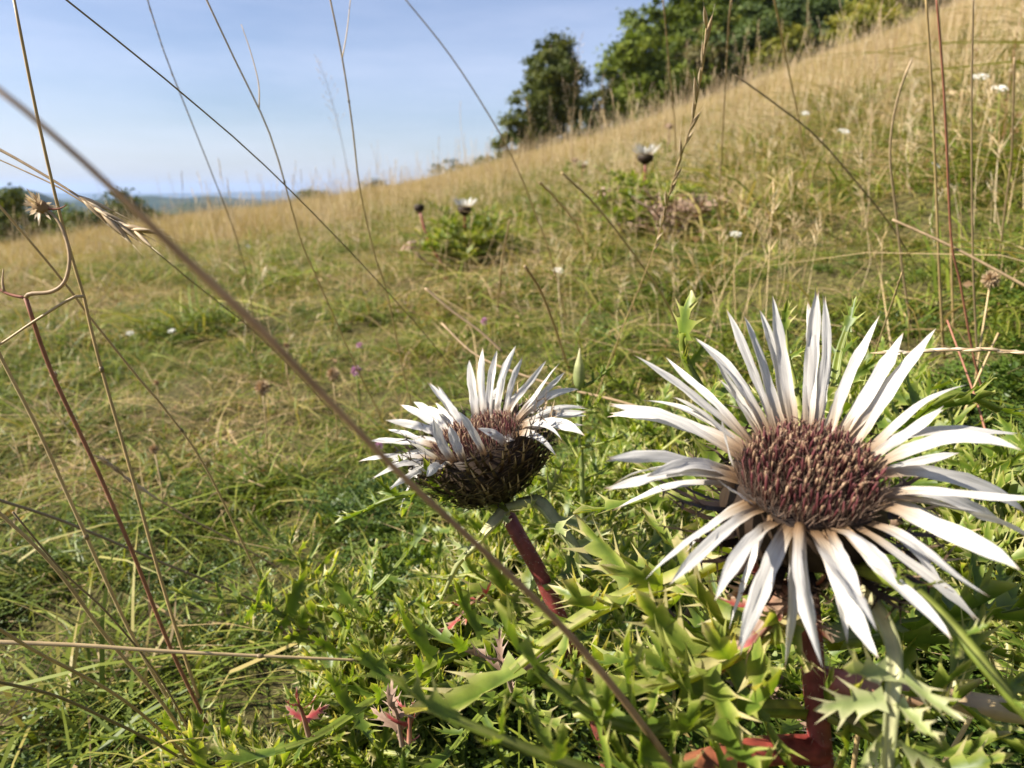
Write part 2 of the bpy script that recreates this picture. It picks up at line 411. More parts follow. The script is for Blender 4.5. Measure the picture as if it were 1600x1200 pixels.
def trunk_mesh(name, h, r, seed, n_limb=9):
    g = np.random.default_rng(seed); mb = MB()
    top = V(g.normal() * .03 * h, g.normal() * .03 * h, h * .93)
    c = spline([V(0, 0, -.4), V(g.normal() * .02 * h, g.normal() * .02 * h, h * .45), top], 8)
    tube(mb, c, np.linspace(r, r * .18, 9), 7)
    for i in range(n_limb):
        t = g.uniform(.2, .85); k = int(t * 8); p = c[k]; an = g.uniform(0, 2 * math.pi); l = h * (.38 - .25 * t)
        e = p + V(math.cos(an) * l, math.sin(an) * l, l * g.uniform(.35, .9))
        m_ = (p + e) / 2 + V(0, 0, -.08 * l)
        tube(mb, spline([p, m_, e], 4), np.linspace(r * .38 * (1 - t * .5), r * .06, 5), 5)
    return mb.mesh(name, bark)
def lobes_round(h, w, seed, n=11, low=.08):
    g = np.random.default_rng(seed); out = []
    for i in range(n):
        t = (i + .5) / n; z = h * (low + (1 - low) * t); prof = math.sin(math.pi * min(1, .18 + .80 * t)) ** .7
        an = g.uniform(0, 6.28); off = w * .36 * prof * g.uniform(.5, 1.1)
        out.append((math.cos(an) * off, math.sin(an) * off, z * .9, w * .34 * prof * g.uniform(.8, 1.25) + .25, h * .13 * g.uniform(.8, 1.3)))
    return out
def far_point(px, r, sink=0.0):
    d = ray(px, 300); h = math.hypot(d[0], d[1]); x, y = d[0] / h * r, d[1] / h * r
    return V(x, y, float(Tz(x, y)) - sink)
protos = {}
def tree(name, label, cat, px, r, h, w, mat_i, seed, group=None, lobes=None, nclump=210, nleaf=34, leaf=.17, cr=.5, trunk=True, low=.08, sink=0.2, key=None):
    p = far_point(px, r, sink)
    root = empty(name, p); tag(root, label, cat, group)
    k = key or (h, w, mat_i, seed)
    if k not in protos:
        cm = crown_mesh('crown', lobes or lobes_round(h, w, seed, low=low), nclump, nleaf, leaf, TM[mat_i], seed, cr)
        protos[k] = (cm, trunk_mesh('trunk', h * .9, h * .022 + .03, seed) if trunk else None)
    cm, tm = protos[k]
    if tm: put('trunk', tm, root)
    put('crown', cm, root)
    root.rotation_euler = (0, 0, (seed * 1.7) % 6.28 if lobes is None else 0)
    return root
def hpx(r, px): return r * px / FPX          # metres that span px pixels at distance r
# the lone birch-like tree left of the wood; lobes follow its drooping outline, a gap of sky low on its right
r0 = 46.0
def TL(px, py, rx, rz, dy=0):                 # lobe at a pixel on the tree's own distance
    b = far_point(862, r0, .2); sc = r0 / FPX
    return ((px - 862) * sc, dy, (232 - py) * sc, rx * sc, rz * sc)
tl = [TL(862, 78, 26, 22), TL(858, 100, 38, 26, .4), TL(870, 118, 36, 26, -.5), TL(846, 130, 34, 26), TL(884, 132, 30, 24), TL(832, 158, 34, 24, -.4), TL(866, 160, 40, 26, .6), TL(896, 150, 22, 20),
      TL(820, 188, 36, 24), TL(852, 190, 36, 22, .5), TL(812, 214, 34, 20, -.3), TL(842, 216, 34, 20), TL(872, 212, 20, 18), TL(806, 232, 26, 14), TL(888, 222, 16, 10)]
tree('birch_tree', 'lone dark tree with drooping boughs standing apart left of the wood', 'tree', 862, r0, 7.2, 5, 4, 5, lobes=tl, nclump=360, nleaf=75, leaf=.115, cr=.38, key='lone')
b2 = lambda px, py, rx, rz, dy=0: ((px - 925) * 50 / FPX, dy, (222 - py) * 50 / FPX, rx * 50 / FPX, rz * 50 / FPX)
tree('young_tree', 'small dark bushy tree in the gap between lone tree and wood', 'tree', 925, 50, 3.6, 3, 4, 6, lobes=[b2(940, 142, 22, 22), b2(928, 165, 28, 22), b2(916, 190, 28, 22), b2(944, 190, 28, 24), b2(908, 212, 26, 16), b2(935, 214, 30, 16)], nclump=190, nleaf=60, leaf=.10, cr=.3, key='gap')
wood = 'trees along the edge of the wood'
W = [  # px, r, top py, base py, width px, colour, label
    (994, 58, 72, 212, 118, 0, 'broad rounded green tree at the left end of the wood'),
    (1040, 64, 10, 196, 130, 0, 'tall leafy green tree rising behind the wood edge left end'),
    (1092, 62, 70, 172, 70, 3, 'brownish green low tree at the wood edge beside rounded green tree'),
    (1110, 70, -60, 165, 140, 0, 'tallest bright green tree in the wood reaching above the frame'),
    (1150, 63, 30, 148, 84, 2, 'dark blue-green tree at the wood edge right of brownish tree'),
    (1190, 68, -70, 130, 120, 1, 'yellowing green tree standing in the middle of the wood'),
    (1205, 62, 60, 125, 56, 1, 'small yellow-green tree at the foot of the wood'),
    (1235, 64, 5, 112, 80, 2, 'blue-green bushy tree in the right half of the wood'),
    (1285, 66, -10, 92, 86, 2, 'dark blue-green tree next to yellow bushes at the wood edge'),
    (1300, 72, -90, 88, 130, 0, 'high green tree at the back of the wood, right half'),
    (1335, 64, 12, 74, 80, 1, 'yellow-green bushy tree at the right end of the wood'),
    (1385, 66, -14, 56, 84, 3, 'olive brown tree at the far right end of the wood'),
    (1420, 70, -60, 46, 90, 0, 'green tree partly above the frame at right wood corner')]
for i, (px, r, ty, by, w, mi, lab) in enumerate(W):
    g0 = far_point(px, r)
    h = hpx(r, by - ty) + .6
    tree('woodland_tree', lab, 'tree', px, r, h, hpx(r, w * 1.22), mi, 20 + i, wood, nclump=int(190 + 11 * h * 3), nleaf=74, leaf=.17, cr=.52, low=.0, sink=.5)
left = 'trees beyond the meadow edge at the left'
for i, (px, r, ty, w, mi, lab) in enumerate([
        (4, 40, 290, 100, 4, 'dark green tree at the left frame edge below the meadow'),
        (60, 46, 340, 60, 3, 'low olive bush between the dark trees at the left'),
        (118, 44, 324, 78, 0, 'middle green bush of the row below the meadow at the left'),
        (196, 42, 304, 100, 4, 'rounded dark tree beyond the meadow under the blue hills'),
        (240, 44, 332, 40, 4, 'small dark bush ending the row beyond the meadow')]):
    p = far_point(px, r); top = CAM_H + r * (ray(px, ty)[2] / math.hypot(*ray(px, ty)[:2]))
    tree('meadow_edge_tree', lab, 'tree', px, r, top - p[2] + .3, hpx(r, w), mi, 60 + i, left, nclump=230, nleaf=40, leaf=.10, cr=.34)
for i, (px, r, hh, w, lab) in enumerate([
        (712, 30, 24, 56, 'green shrub on the skyline of the meadow left of the lone tree'),
        (755, 31, 16, 46, 'low shrub on the skyline just right of the larger green shrub'),
        (588, 26, 14, 30, 'tiny shrub on the skyline above the left slope'),
        (490, 21, 14, 34, 'faint grey-green shrub on the skyline over the left slope')]):
    tree('skyline_shrub', lab, 'shrub', px, r, hpx(r, hh) + .30, hpx(r, w), 4, 90 + i, 'shrubs on the meadow skyline', nclump=60, nleaf=26, leaf=.045, cr=.14, trunk=False, sink=.1)

# ------------------------------------------------------------------ grass: tuft templates, scattered as one stuff object per zone
def tuft(name, n, rad, h, w, seed, rnd=(0, 1), lean=(.2, .8), curl=(.1, .7), seg=4, lying=0.0, mat='sward', base=.0):
    g = np.random.default_rng(seed)
    a = g.uniform(0, 6.28, n); rr = rad * np.sqrt(g.uniform(0, 1, n))
    bx, by = np.cos(a) * rr, np.sin(a) * rr
    th = g.uniform(0, 6.28, n); hh = g.uniform(h[0], h[1], n)
    le = g.uniform(*lean, n); cu = g.uniform(*curl, n)
    ly = g.uniform(0, 1, n) < lying
    up0 = np.where(ly, g.uniform(.08, .3, n), 1.0); le = np.where(ly, g.uniform(.7, 1.1, n), le); cu = np.where(ly, g.uniform(-.2, .2, n), cu)
    ww = g.uniform(w[0], w[1], n); side = th + g.uniform(.9, 2.2, n)
    sw = g.uniform(-.5, .5, n)
    t = np.linspace(0, 1, seg + 1)[None, :]
    out = le[:, None] * t + cu[:, None] * t ** 2
    lat = sw[:, None] * (t ** 2) * .5
    x = bx[:, None] + hh[:, None] * (np.cos(th)[:, None] * out - np.sin(th)[:, None] * lat)
    y = by[:, None] + hh[:, None] * (np.sin(th)[:, None] * out + np.cos(th)[:, None] * lat)
    z = hh[:, None] * up0[:, None] * (t - (.30 + .55 * np.clip(cu, 0, 1))[:, None] * t ** 2 * np.where(ly, 1.2, .9)[:, None]) + base + np.where(ly, g.uniform(.0, .5, n) * h[0], 0)[:, None]
    wd = ww[:, None] * (1 - t ** 2.2 * .95) * .5
    dx, dy = np.cos(side)[:, None] * wd, np.sin(side)[:, None] * wd
    dz = g.uniform(-.5, .5, n)[:, None] * wd
    vs = np.stack([np.stack([x - dx, y - dy, z - dz], -1), np.stack([x + dx, y + dy, z + dz], -1)], 2)   # n, seg+1, 2, 3
    k = 2 * (seg + 1); base_i = (np.arange(n) * k)[:, None]
    q = np.arange(seg)[None, :] * 2 + base_i
    f = np.stack([q, q + 1, q + 3, q + 2], -1).reshape(-1, 4)
    mb = MB(); mb.add(vs.reshape(-1, 3), f.tolist(), np.tile(np.repeat(t[0], 2), n), np.repeat(g.uniform(rnd[0], rnd[1], n), k))
    return mb.mesh(name, M[mat], smooth=False)
def herb_mesh(name, seed, n=16, L=(.02, .045), leaf=.006, mat='herb'):
    """a low plant of small paired leaflets on short arching stalks"""
    g = np.random.default_rng(seed); mb = MB()
    for i in range(n):
        an = g.uniform(0, 6.28); l = g.uniform(*L); up = g.uniform(.5, 1.3); b = V(g.normal() * .012, g.normal() * .012, 0); r_ = g.uniform(0, 1)
        d = V(math.cos(an), math.sin(an), 0)
        for j in range(7):
            t = (j + 1.5) / 8; p = b + d * l * t + V(0, 0, up * l * (t - .45 * t * t)); T = unit(d + V(0, 0, up * (1 - .9 * t)))
            for s in (-1, 1):
                sd_ = unit(np.cross(T, V(0, 0, 1))) * s; ax = unit(sd_ + T * .7 + V(0, 0, g.uniform(-.2, .5))); s_ = leaf * g.uniform(.6, 1.2) * (1.2 - .5 * t)
                nn = unit(np.cross(ax, T)) * s_ * .3
                q = np.cross(ax, unit(np.cross(ax, T))) * s_ * .32
                mb.add([p, p + ax * s_ * .5 + q + nn * .5, p + ax * s_, p + ax * s_ * .5 - q + nn * .5], [(0, 1, 2, 3)], t, np.clip(r_ * .7 + g.uniform(0, .3), 0, 1))
    return mb.mesh(name, M[mat], smooth=False)
def flakes_mesh(name, seed):
    g = np.random.default_rng(seed); mb = MB()
    for i in range(10):
        p = V(g.normal() * .025, g.normal() * .025, g.uniform(.002, .022)); ax = unit(g.normal(size=3) * V(1, 1, .5)); q = unit(np.cross(ax, g.normal(size=3))); L = g.uniform(.004, .011); w = L * g.uniform(.18, .4); nn = np.cross(ax, q) * L * g.uniform(-.25, .25)
        mb.add([p, p + ax * L * .5 + q * w + nn, p + ax * L, p + ax * L * .5 - q * w + nn], [(0, 1, 2, 3)], 0, g.choice([.66, .8, .97, 1.0, .93]))
    return mb.mesh(name, M['sward'], smooth=False)
def templates(name, meshes):
    col = bpy.data.collections.new(name)
    for i, me in enumerate(meshes):
        col.objects.link(bpy.data.objects.new('tuft_%03d' % i, me))
    return col
def scatter(name, label, cat, col, pts, idx, rot, scl):
    me = bpy.data.meshes.new(name); me.from_pydata(np.asarray(pts).tolist(), [], [])
    a = me.attributes.new('idx', 'INT', 'POINT'); a.data.foreach_set('value', np.asarray(idx, np.int32))
    a = me.attributes.new('rot', 'FLOAT_VECTOR', 'POINT'); a.data.foreach_set('vector', np.asarray(rot, np.float32).ravel())
    a = me.attributes.new('scl', 'FLOAT', 'POINT'); a.data.foreach_set('value', np.asarray(scl, np.float32))
    o = put(name, me); tag(o, label, cat, kind='stuff')
    ng = bpy.data.node_groups.new(name, 'GeometryNodeTree')
    ng.interface.new_socket(name='Geometry', in_out='INPUT', socket_type='NodeSocketGeometry')
    ng.interface.new_socket(name='Geometry', in_out='OUTPUT', socket_type='NodeSocketGeometry')
    gi = ng.nodes.new('NodeGroupInput'); go = ng.nodes.new('NodeGroupOutput')
    iop = ng.nodes.new('GeometryNodeInstanceOnPoints'); ci = ng.nodes.new('GeometryNodeCollectionInfo')
    ci.inputs['Collection'].default_value = col; ci.inputs['Separate Children'].default_value = True; ci.inputs['Reset Children'].default_value = True
    def na(n, t):
        x = ng.nodes.new('GeometryNodeInputNamedAttribute'); x.data_type = t; x.inputs['Name'].default_value = n
        return [s for s in x.outputs if s.enabled and s.name == 'Attribute'][0]
    ng.links.new(gi.outputs[0], iop.inputs['Points']); ng.links.new(ci.outputs[0], iop.inputs['Instance'])
    iop.inputs['Pick Instance'].default_value = True
    ng.links.new(na('idx', 'INT'), iop.inputs['Instance Index']); ng.links.new(na('rot', 'FLOAT_VECTOR'), iop.inputs['Rotation']); ng.links.new(na('scl', 'FLOAT'), iop.inputs['Scale'])
    ng.links.new(iop.outputs[0], go.inputs[0])
    md = o.modifiers.new('scatter', 'NODES'); md.node_group = ng
    return o
def zone(dens, r0, r1, a0, a1, g):
    """uniform random points in a ring sector (azimuths in degrees from the view direction)"""
    n = int(dens * math.radians(a1 - a0) / 2 * (r1 ** 2 - r0 ** 2))
    r = np.sqrt(g.uniform(r0 ** 2, r1 ** 2, n)); a = np.radians(g.uniform(a0, a1, n))
    return r * np.sin(a), r * np.cos(a)
G = np.random.default_rng(5)
near_t = templates('near_tufts', [
    tuft('t', 20, .022, (.022, .055), (.0011, .0023), 1, (0, .50)), tuft('t', 18, .022, (.025, .07), (.0011, .0026), 2, (.1, .6), curl=(.3, 1.1)),
    tuft('t', 16, .025, (.020, .05), (.0014, .0030), 3, (.05, .55), curl=(.3, 1.2)), tuft('t', 14, .02, (.03, .085), (.0012, .0026), 4, (.2, .6), curl=(.4, 1.3)),
    tuft('t', 14, .035, (.03, .075), (.0010, .0021), 5, (.62, .95), lying=.55), tuft('t', 12, .040, (.03, .08), (.0010, .0022), 6, (.65, 1.0), lying=.8),
    tuft('t', 16, .035, (.02, .065), (.0010, .0021), 7, (.45, .9), lying=.3, curl=(.4, 1.4)), tuft('t', 12, .04, (.03, .09), (.0010, .0024), 8, (.7, .95), lying=.9),
    herb_mesh('t', 9), herb_mesh('t', 10, 20, (.015, .035), .0045), flakes_mesh('t', 12),
    tuft('t', 9, .05, (.09, .17), (.0007, .0013), 13, (.66, .95), curl=(.2, 1.0), lean=(.2, .9)), tuft('t', 8, .05, (.08, .16), (.0008, .0014), 14, (.68, .97), lying=.75), tuft('t', 9, .04, (.07, .14), (.0011, .0026), 15, (.15, .6), curl=(.3, 1.1))])
def fields(x, y):
    """share of green against straw, from patchy noise; the meadow dries out with distance and to the upper right"""
    r = np.hypot(x, y)
    g_ = fbm(x * 2.2, y * 2.2, 71, 3) * .55 + fbm(x * .5 + 9, y * .5, 81, 2) * .45
    return np.clip((g_ - .5) * 3.0 + .50 - .10 * sstep(1.5, 4, r) - .20 * sstep(5, 24, r) + .14 * sstep(.8, 2.0, r) * sstep(4.5, 2.5, r) - .18 * sstep(0.1, .5, x / (r + .01)) * sstep(1.2, 5, r), 0, 1)
def near_index(x, y, g):
    gr = fields(x, y); n = len(x); u = g.uniform(0, 1, n); k = g.integers(0, 1000, n)
    green = np.array([0, 1, 2, 3, 0, 1, 8, 9, 13, 2])[k % 10]; straw = np.array([4, 5, 6, 7, 6, 4, 10, 11, 12, 10])[k % 10]
    return np.where(u < gr * .86 + .05, green, straw)
def rots(n, g, tilt=.12): return np.stack([g.normal(0, tilt, n), g.normal(0, tilt, n), g.uniform(0, 6.28, n)], -1)
def lay(name, label, cat, col, x, y, idx, g, s0, s1, tilt=.12, dz=-.004, tuss=0):
    z = Tz(x, y) + dz; m_ = np.clip(.55 + (fbm(x / tuss, y / tuss, 91, 2) - .3) * 2.0, .62, 1.6) if tuss else 1.0
    return scatter(name, label, cat, col, np.stack([x, y, z], -1), idx, rots(len(x), g, tilt), g.uniform(s0, s1, len(x)) * m_)
def thin(x, y, g, cell, lo):
    k = fbm(x / cell, y / cell, 55, 2); keep = g.uniform(0, 1, len(x)) < np.clip(lo + (k - .36) * 3.4, .04, 1); return x[keep], y[keep]
x, y = thin(*zone(3400, .12, 1.7, -75, 75, G), G, .045, .24)
ROS = np.array([ground(px, py)[0][:2] for px, py in ((600, 1120), (720, 985), (985, 1010), (1080, 790), (1330, 760), (1450, 940), (1560, 1120), (860, 1120), (940, 870), (1160, 1120), (480, 1215))])
k_ = np.min(np.hypot(x[:, None] - ROS[:, 0], y[:, None] - ROS[:, 1]), 1); k_ = G.uniform(0, 1, len(x)) < np.clip(.18 + (k_ - .07) * 12, .18, 1); x, y = x[k_], y[k_]
lay('near_grass', 'short tangled green and straw coloured grass around the thistles', 'grass', near_t, x, y, near_index(x, y, G), G, .7, 1.25, tuss=.13)
x, y = thin(*zone(1000, 1.7, 5.5, -52, 52, G), G, .09, .75)
lay('meadow_grass', 'mixed green and dry grass of the meadow slope behind the thistles', 'grass', near_t, x, y, near_index(x, y, G), G, 1.0, 1.9, tuss=.25)
mid_t = templates('mid_tufts', [
    tuft('t', 44, .12, (.07, .15), (.0022, .0042), 21, (0, .5)), tuft('t', 44, .12, (.07, .17), (.0022, .0042), 22, (.15, .6), curl=(.3, 1.1)),
    tuft('t', 44, .13, (.08, .18), (.0018, .0036), 23, (.6, .95), lying=.35), tuft('t', 40, .13, (.10, .24), (.0016, .0030), 24, (.65, .95), lean=(.05, .4), curl=(.0, .3)),
    tuft('t', 40, .12, (.08, .17), (.0022, .0040), 25, (.4, .85), curl=(.3, 1.1)), tuft('t', 30, .14, (.14, .32), (.0014, .0026), 26, (.68, .92), lean=(.03, .3), curl=(.0, .2))])
x, y = thin(*zone(120, 5.5, 17, -48, 46, G), G, .35, .3)
gr = fields(x, y); u = G.uniform(0, 1, len(x)); k = G.integers(0, 100, len(x))
lay('slope_grass', 'drier tan and green grass farther up the slope', 'grass', mid_t, x, y, np.where(u < gr * .85 + .05, np.array([0, 1, 4])[k % 3], np.array([2, 3, 4, 5, 3, 5])[k % 6]), G, .75, 1.35)
far_t = templates('far_tufts', [
    tuft('t', 60, .34, (.10, .22), (.006, .011), 31, (.1, .6), seg=3), tuft('t', 60, .34, (.14, .30), (.005, .009), 32, (.60, .86), lean=(.05, .5), seg=3),
    tuft('t', 54, .34, (.16, .38), (.004, .007), 33, (.66, .92), lean=(.03, .3), curl=(0, .3), seg=3), tuft('t', 60, .34, (.12, .26), (.005, .010), 34, (.45, .85), seg=3)])
x, y = zone(10, 17, 82, -46, 44, G)
gr = fields(x, y); gr = np.maximum(gr, .9 * sstep(.30, .36, x / np.hypot(x, y)) * sstep(44, 52, np.hypot(x, y)) * sstep(74, 60, np.hypot(x, y)))
u = G.uniform(0, 1, len(x)); k = G.integers(0, 100, len(x))
lay('far_grass', 'tall dry tan grass covering the far slope below the wood', 'grass', far_t, x, y, np.where(u < gr * .9 + .08, np.array([0, 0, 3])[k % 3], np.array([1, 2, 3, 1, 3])[k % 5]), G, .6, 1.25)
# ------------------------------------------------------------------ thistles: leaves
def leaf_geo(mb, curve, W, nlob, seed, up=V(0, 0, 1), rach=(.006, .0015), terminal=1.25, fold=.45, start=.10, jag=1.0, lob_prof=None, petiole=False, tws=.19, mb2=None):
    """a pinnate spiny leaf laid along a curve: channelled midrib, toothed lobes lifted alternately above and below the blade"""
    g = np.random.default_rng(seed)
    n = 18; c = spline(curve, n); T = tangents(c)
    Lh = np.linalg.norm(np.diff(c, axis=0), axis=1).sum()
    sides = []; ups = []
    for i in range(n + 1):
        s = unit(np.cross(T[i], up)); u = np.cross(s, T[i]); sides.append(s); ups.append(u)
    tt = np.linspace(0, 1, n + 1)
    w = rach[0] * (1 - tt) + rach[1] * tt
    vs = []; al = []
    for i in range(n + 1):
        for s, h in ((-1, .30), (-.45, .02), (0, -.10), (.45, .02), (1, .30), (.72, -.22 * (2 if petiole else 1)), (0, -.44 * (2 if petiole else 1)), (-.72, -.22 * (2 if petiole else 1))):
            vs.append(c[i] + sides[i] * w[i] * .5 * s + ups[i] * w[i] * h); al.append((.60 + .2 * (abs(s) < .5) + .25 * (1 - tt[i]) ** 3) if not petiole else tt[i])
    fs = [(i * 8 + j, i * 8 + (j + 1) % 8, i * 8 + 8 + (j + 1) % 8, i * 8 + 8 + j) for i in range(n) for j in range(8)]
    if mb2: tube(mb2, c, np.maximum(w * .5, .0004), 10, a=np.repeat(tt, 10))
    else: mb.add(vs, fs, np.clip(al, 0, 1), g.uniform(0, 1))
    def lobe(p, ax, Tn, U, l, ws, roll):
        b = unit(Tn - ax * Tn.dot(ax)); nn = np.cross(ax, b); nn = nn if nn.dot(U) > 0 else -nn
        b, nn = b * math.cos(roll) + nn * math.sin(roll), nn * math.cos(roll) - b * math.sin(roll)
        prof = [.92, .55, 1.0, .46, .80, .30, .40, .0]
        ts = [0, .16, .36, .48, .64, .74, .82, 1.12]
        curl = g.uniform(-.10, .28); hw = l * ws; vs = []; al = []
        for k in range(8):
            ctr = p + ax * l * ts[k] + nn * (curl * ts[k] ** 2 - .10 * math.sin(ts[k] * 3.1) * fold) * l
            for s in (-1, 1):
                tooth = k in (2, 4, 6)
                e = hw * prof[k] * (g.uniform(.8, 1.25) if tooth else 1) * (jag if tooth else 1)
                lift = nn * l * (g.uniform(.02, .2) if tooth else g.uniform(.0, .08)) * fold * 2
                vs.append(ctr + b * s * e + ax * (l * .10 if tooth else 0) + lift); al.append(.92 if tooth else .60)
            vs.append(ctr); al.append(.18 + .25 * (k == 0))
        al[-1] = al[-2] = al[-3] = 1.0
        fs = []
        for k in range(7):
            a_ = 3 * k
            fs += [(a_, a_ + 2, a_ + 5, a_ + 3), (a_ + 2, a_ + 1, a_ + 4, a_ + 5)]
        # spines at the teeth
        m = len(vs)
        for k in (2, 4, 6):
            for s in (0, 1):
                q = vs[3 * k + s]; d = unit(q - vs[3 * k + 2] + ax * l * .12); sl = l * g.uniform(.16, .30); r_ = sl * .15
                vs += [q + d * sl, q - ax * r_ * 1.6 - d * r_ * 2, q + ax * r_ - d * r_ * 2]; al += [1, .85, .85]; fs.append((m, m + 1, m + 2)); m += 3
        mb.add(vs, fs, al, g.uniform(0, 1))
    prof_f = lob_prof or (lambda t: (.55 + 1.0 * math.sin(math.pi * min(1, t * 1.12)) ** .9) * .75)
    for j in range(nlob):
        t = start + (1 - start) * (j + .3 * g.uniform(-.4, .4)) / nlob
        i = min(int(t * n), n - 1); fr = t * n - i
        p = c[i] * (1 - fr) + c[i + 1] * fr
        for s in (-1, 1):
            l = W * prof_f(t) * g.uniform(.82, 1.15)
            an = g.uniform(.35, .75); lift = (1.0 if (j + (s > 0)) % 2 else -.05) + g.uniform(-.25, .35)
            ax = unit(sides[i] * s * math.cos(an) + T[i] * math.sin(an) + ups[i] * lift)
            lobe(p + sides[i] * s * w[i] * .42 + ups[i] * w[i] * .2, ax, T[i], ups[i], l, .18 * g.uniform(.75, 1.3), g.normal(0, .6))
    lobe(c[-1] - T[-1] * W * .15, unit(T[-1] + ups[-1] * .15), sides[-1], ups[-1], W * terminal * .75, tws, 0)
def leaf_obj(parent, origin, curve, W, nlob, seed, mat='leaf', name='leaf', label=None, **k):
    mb = MB(); mb2 = MB() if k.get('petiole') else None
    leaf_geo(mb, curve, W, nlob, seed, mb2=mb2, **k)
    o = mb.build(name, M['leaf' if mb2 else mat], parent, origin)
    if mb2: mb2.build('petiole', M[mat], o, origin)
    if label: o['label'] = label
    return o
def rosette_leaf_mesh(L, rise, W, nlob, seed, mat='leaf', droop=.6):
    mb = MB()
    pts = [V(0, t * L, rise * (t * 1.9 - 1.9 * droop * t * t) + .004) for t in np.linspace(0, 1, 5)]
    g = np.random.default_rng(seed)
    for i in range(1, 5): pts[i] = pts[i] + V(g.normal() * .02 * L * i / 2, 0, 0)
    leaf_geo(mb, pts, W, nlob, seed)
    return mb.mesh('leaf', M[mat])
GL = [rosette_leaf_mesh(.115, .045, .022, 11, 1), rosette_leaf_mesh(.13, .060, .024, 12, 2), rosette_leaf_mesh(.10, .070, .020, 9, 3, droop=.5), rosette_leaf_mesh(.12, .035, .023, 12, 4),
      rosette_leaf_mesh(.09, .055, .018, 9, 5), rosette_leaf_mesh(.14, .055, .024, 13, 6, droop=.8)]
GD = [rosette_leaf_mesh(.055, .02, .013, 6, 11, 'leaf_dead'), rosette_leaf_mesh(.06, .03, .014, 7, 12, 'leaf_dead')]
GR = [rosette_leaf_mesh(.05, .03, .012, 6, 13, 'leaf_red')]
def add_leaves(root, n, g, z0=.0, scale=(.8, 1.15), a0=0., a1=6.28, rad=.008, pitch=(-.1, .5), pal=None):
    pal = pal or GL
    for i in range(n):
        an = a0 + (a1 - a0) * (i + g.uniform(-.3, .3)) / n
        put('leaf', pal[int(g.integers(0, len(pal)))], root, (math.cos(an + 1.57) * rad, math.sin(an + 1.57) * rad, z0 + g.uniform(0, .012)), rot=(g.uniform(*pitch), g.normal(0, .2), an), scale=g.uniform(*scale))

# ------------------------------------------------------------------ thistles: the flower heads
def floret_mesh(kind, seed):
    g = np.random.default_rng(seed); mb = MB(); L = .0085; bend = g.normal(0, .0009, 2)
    z = np.array([0, .45, .72, .80, .93, 1.0]) * L
    r = np.array([.26, .30, .33, .38, .42, .20]) * .001 if kind == 'open' else np.array([.26, .34, .42, .40, .26, .04]) * .001
    r = r * g.uniform(.85, 1.15, 6)
    pts = [V(bend[0] * (t / L) ** 2, bend[1] * (t / L) ** 2, t) for t in z]
    tube(mb, pts, r, 6, cap=True, a=np.repeat(z / L, 6))
    if kind == 'open':                   # split lips round the mouth and a protruding style
        for k in range(5):
            an = k * 1.2566 + g.uniform(-.3, .3); e = V(math.cos(an), math.sin(an), 0); b_ = pts[-1] + e * .00025 - V(0, 0, .0006); s_ = V(-e[1], e[0], 0) * .00022
            mb.add([b_ - s_, b_ + s_, b_ + e * .0005 + V(0, 0, g.uniform(.0006, .0014))], [(0, 1, 2)], [.85, .85, 1], 0)
        tube(mb, [pts[-1], pts[-1] + V(bend[0], bend[1], .0012)], [.00012, .00016], 4, a=np.full(8, .7))
    return mb.mesh('floret', M['floret' if kind == 'open' else 'floret_bud'])
FO = [floret_mesh('open', i) for i in range(5)]; FB = [floret_mesh('bud', 10 + i) for i in range(2)]
def spiny_bract_mesh(seed, L=.015):
    g = np.random.default_rng(seed); mb = MB()
    c = [V(0, 0, 0), V(0, .35 * L, .30 * L), V(g.normal() * .05 * L, .62 * L, .72 * L), V(g.normal() * .1 * L, .72 * L, 1.15 * L)]
    c = spline(c, 4); T = tangents(c); vs = []; al = []
    for i, w in enumerate((.0011, .0010, .0008, .0005, .0001)):
        vs += [c[i] + V(-w, 0, 0), c[i] + V(w, 0, 0)]; al += [i / 4] * 2
    fs = [(2 * i, 2 * i + 1, 2 * i + 3, 2 * i + 2) for i in range(4)]
    mb.add(vs, fs, al, 0)
    for i in (1, 2, 3):
        for s in (-1, 1):
            d = unit(V(s, .35 + g.normal() * .25, .55 + g.normal() * .3)); l = L * g.uniform(.25, .48); p = c[i]
            mb.add([p - T[i] * .0005, p + T[i] * .0005, p + d * l + V(0, .0004, 0)], [(0, 1, 2)], [.3, .3, 1], 0)
    return mb.mesh('spiny_bract', M['spine'], smooth=False)
SB = [spiny_bract_mesh(i) for i in range(5)]
def frame(n):
    a = unit(np.cross(n, V(0, 1, 0) if abs(n[1]) < .8 else V(1, 0, 0))); return a, np.cross(n, a)
def qfrom(zax, yax):
    z = unit(zax); y = unit(yax - z * np.dot(yax, z)); x = np.cross(y, z)
    return Matrix([[x[0], y[0], z[0]], [x[1], y[1], z[1]], [x[2], y[2], z[2]]]).to_quaternion()
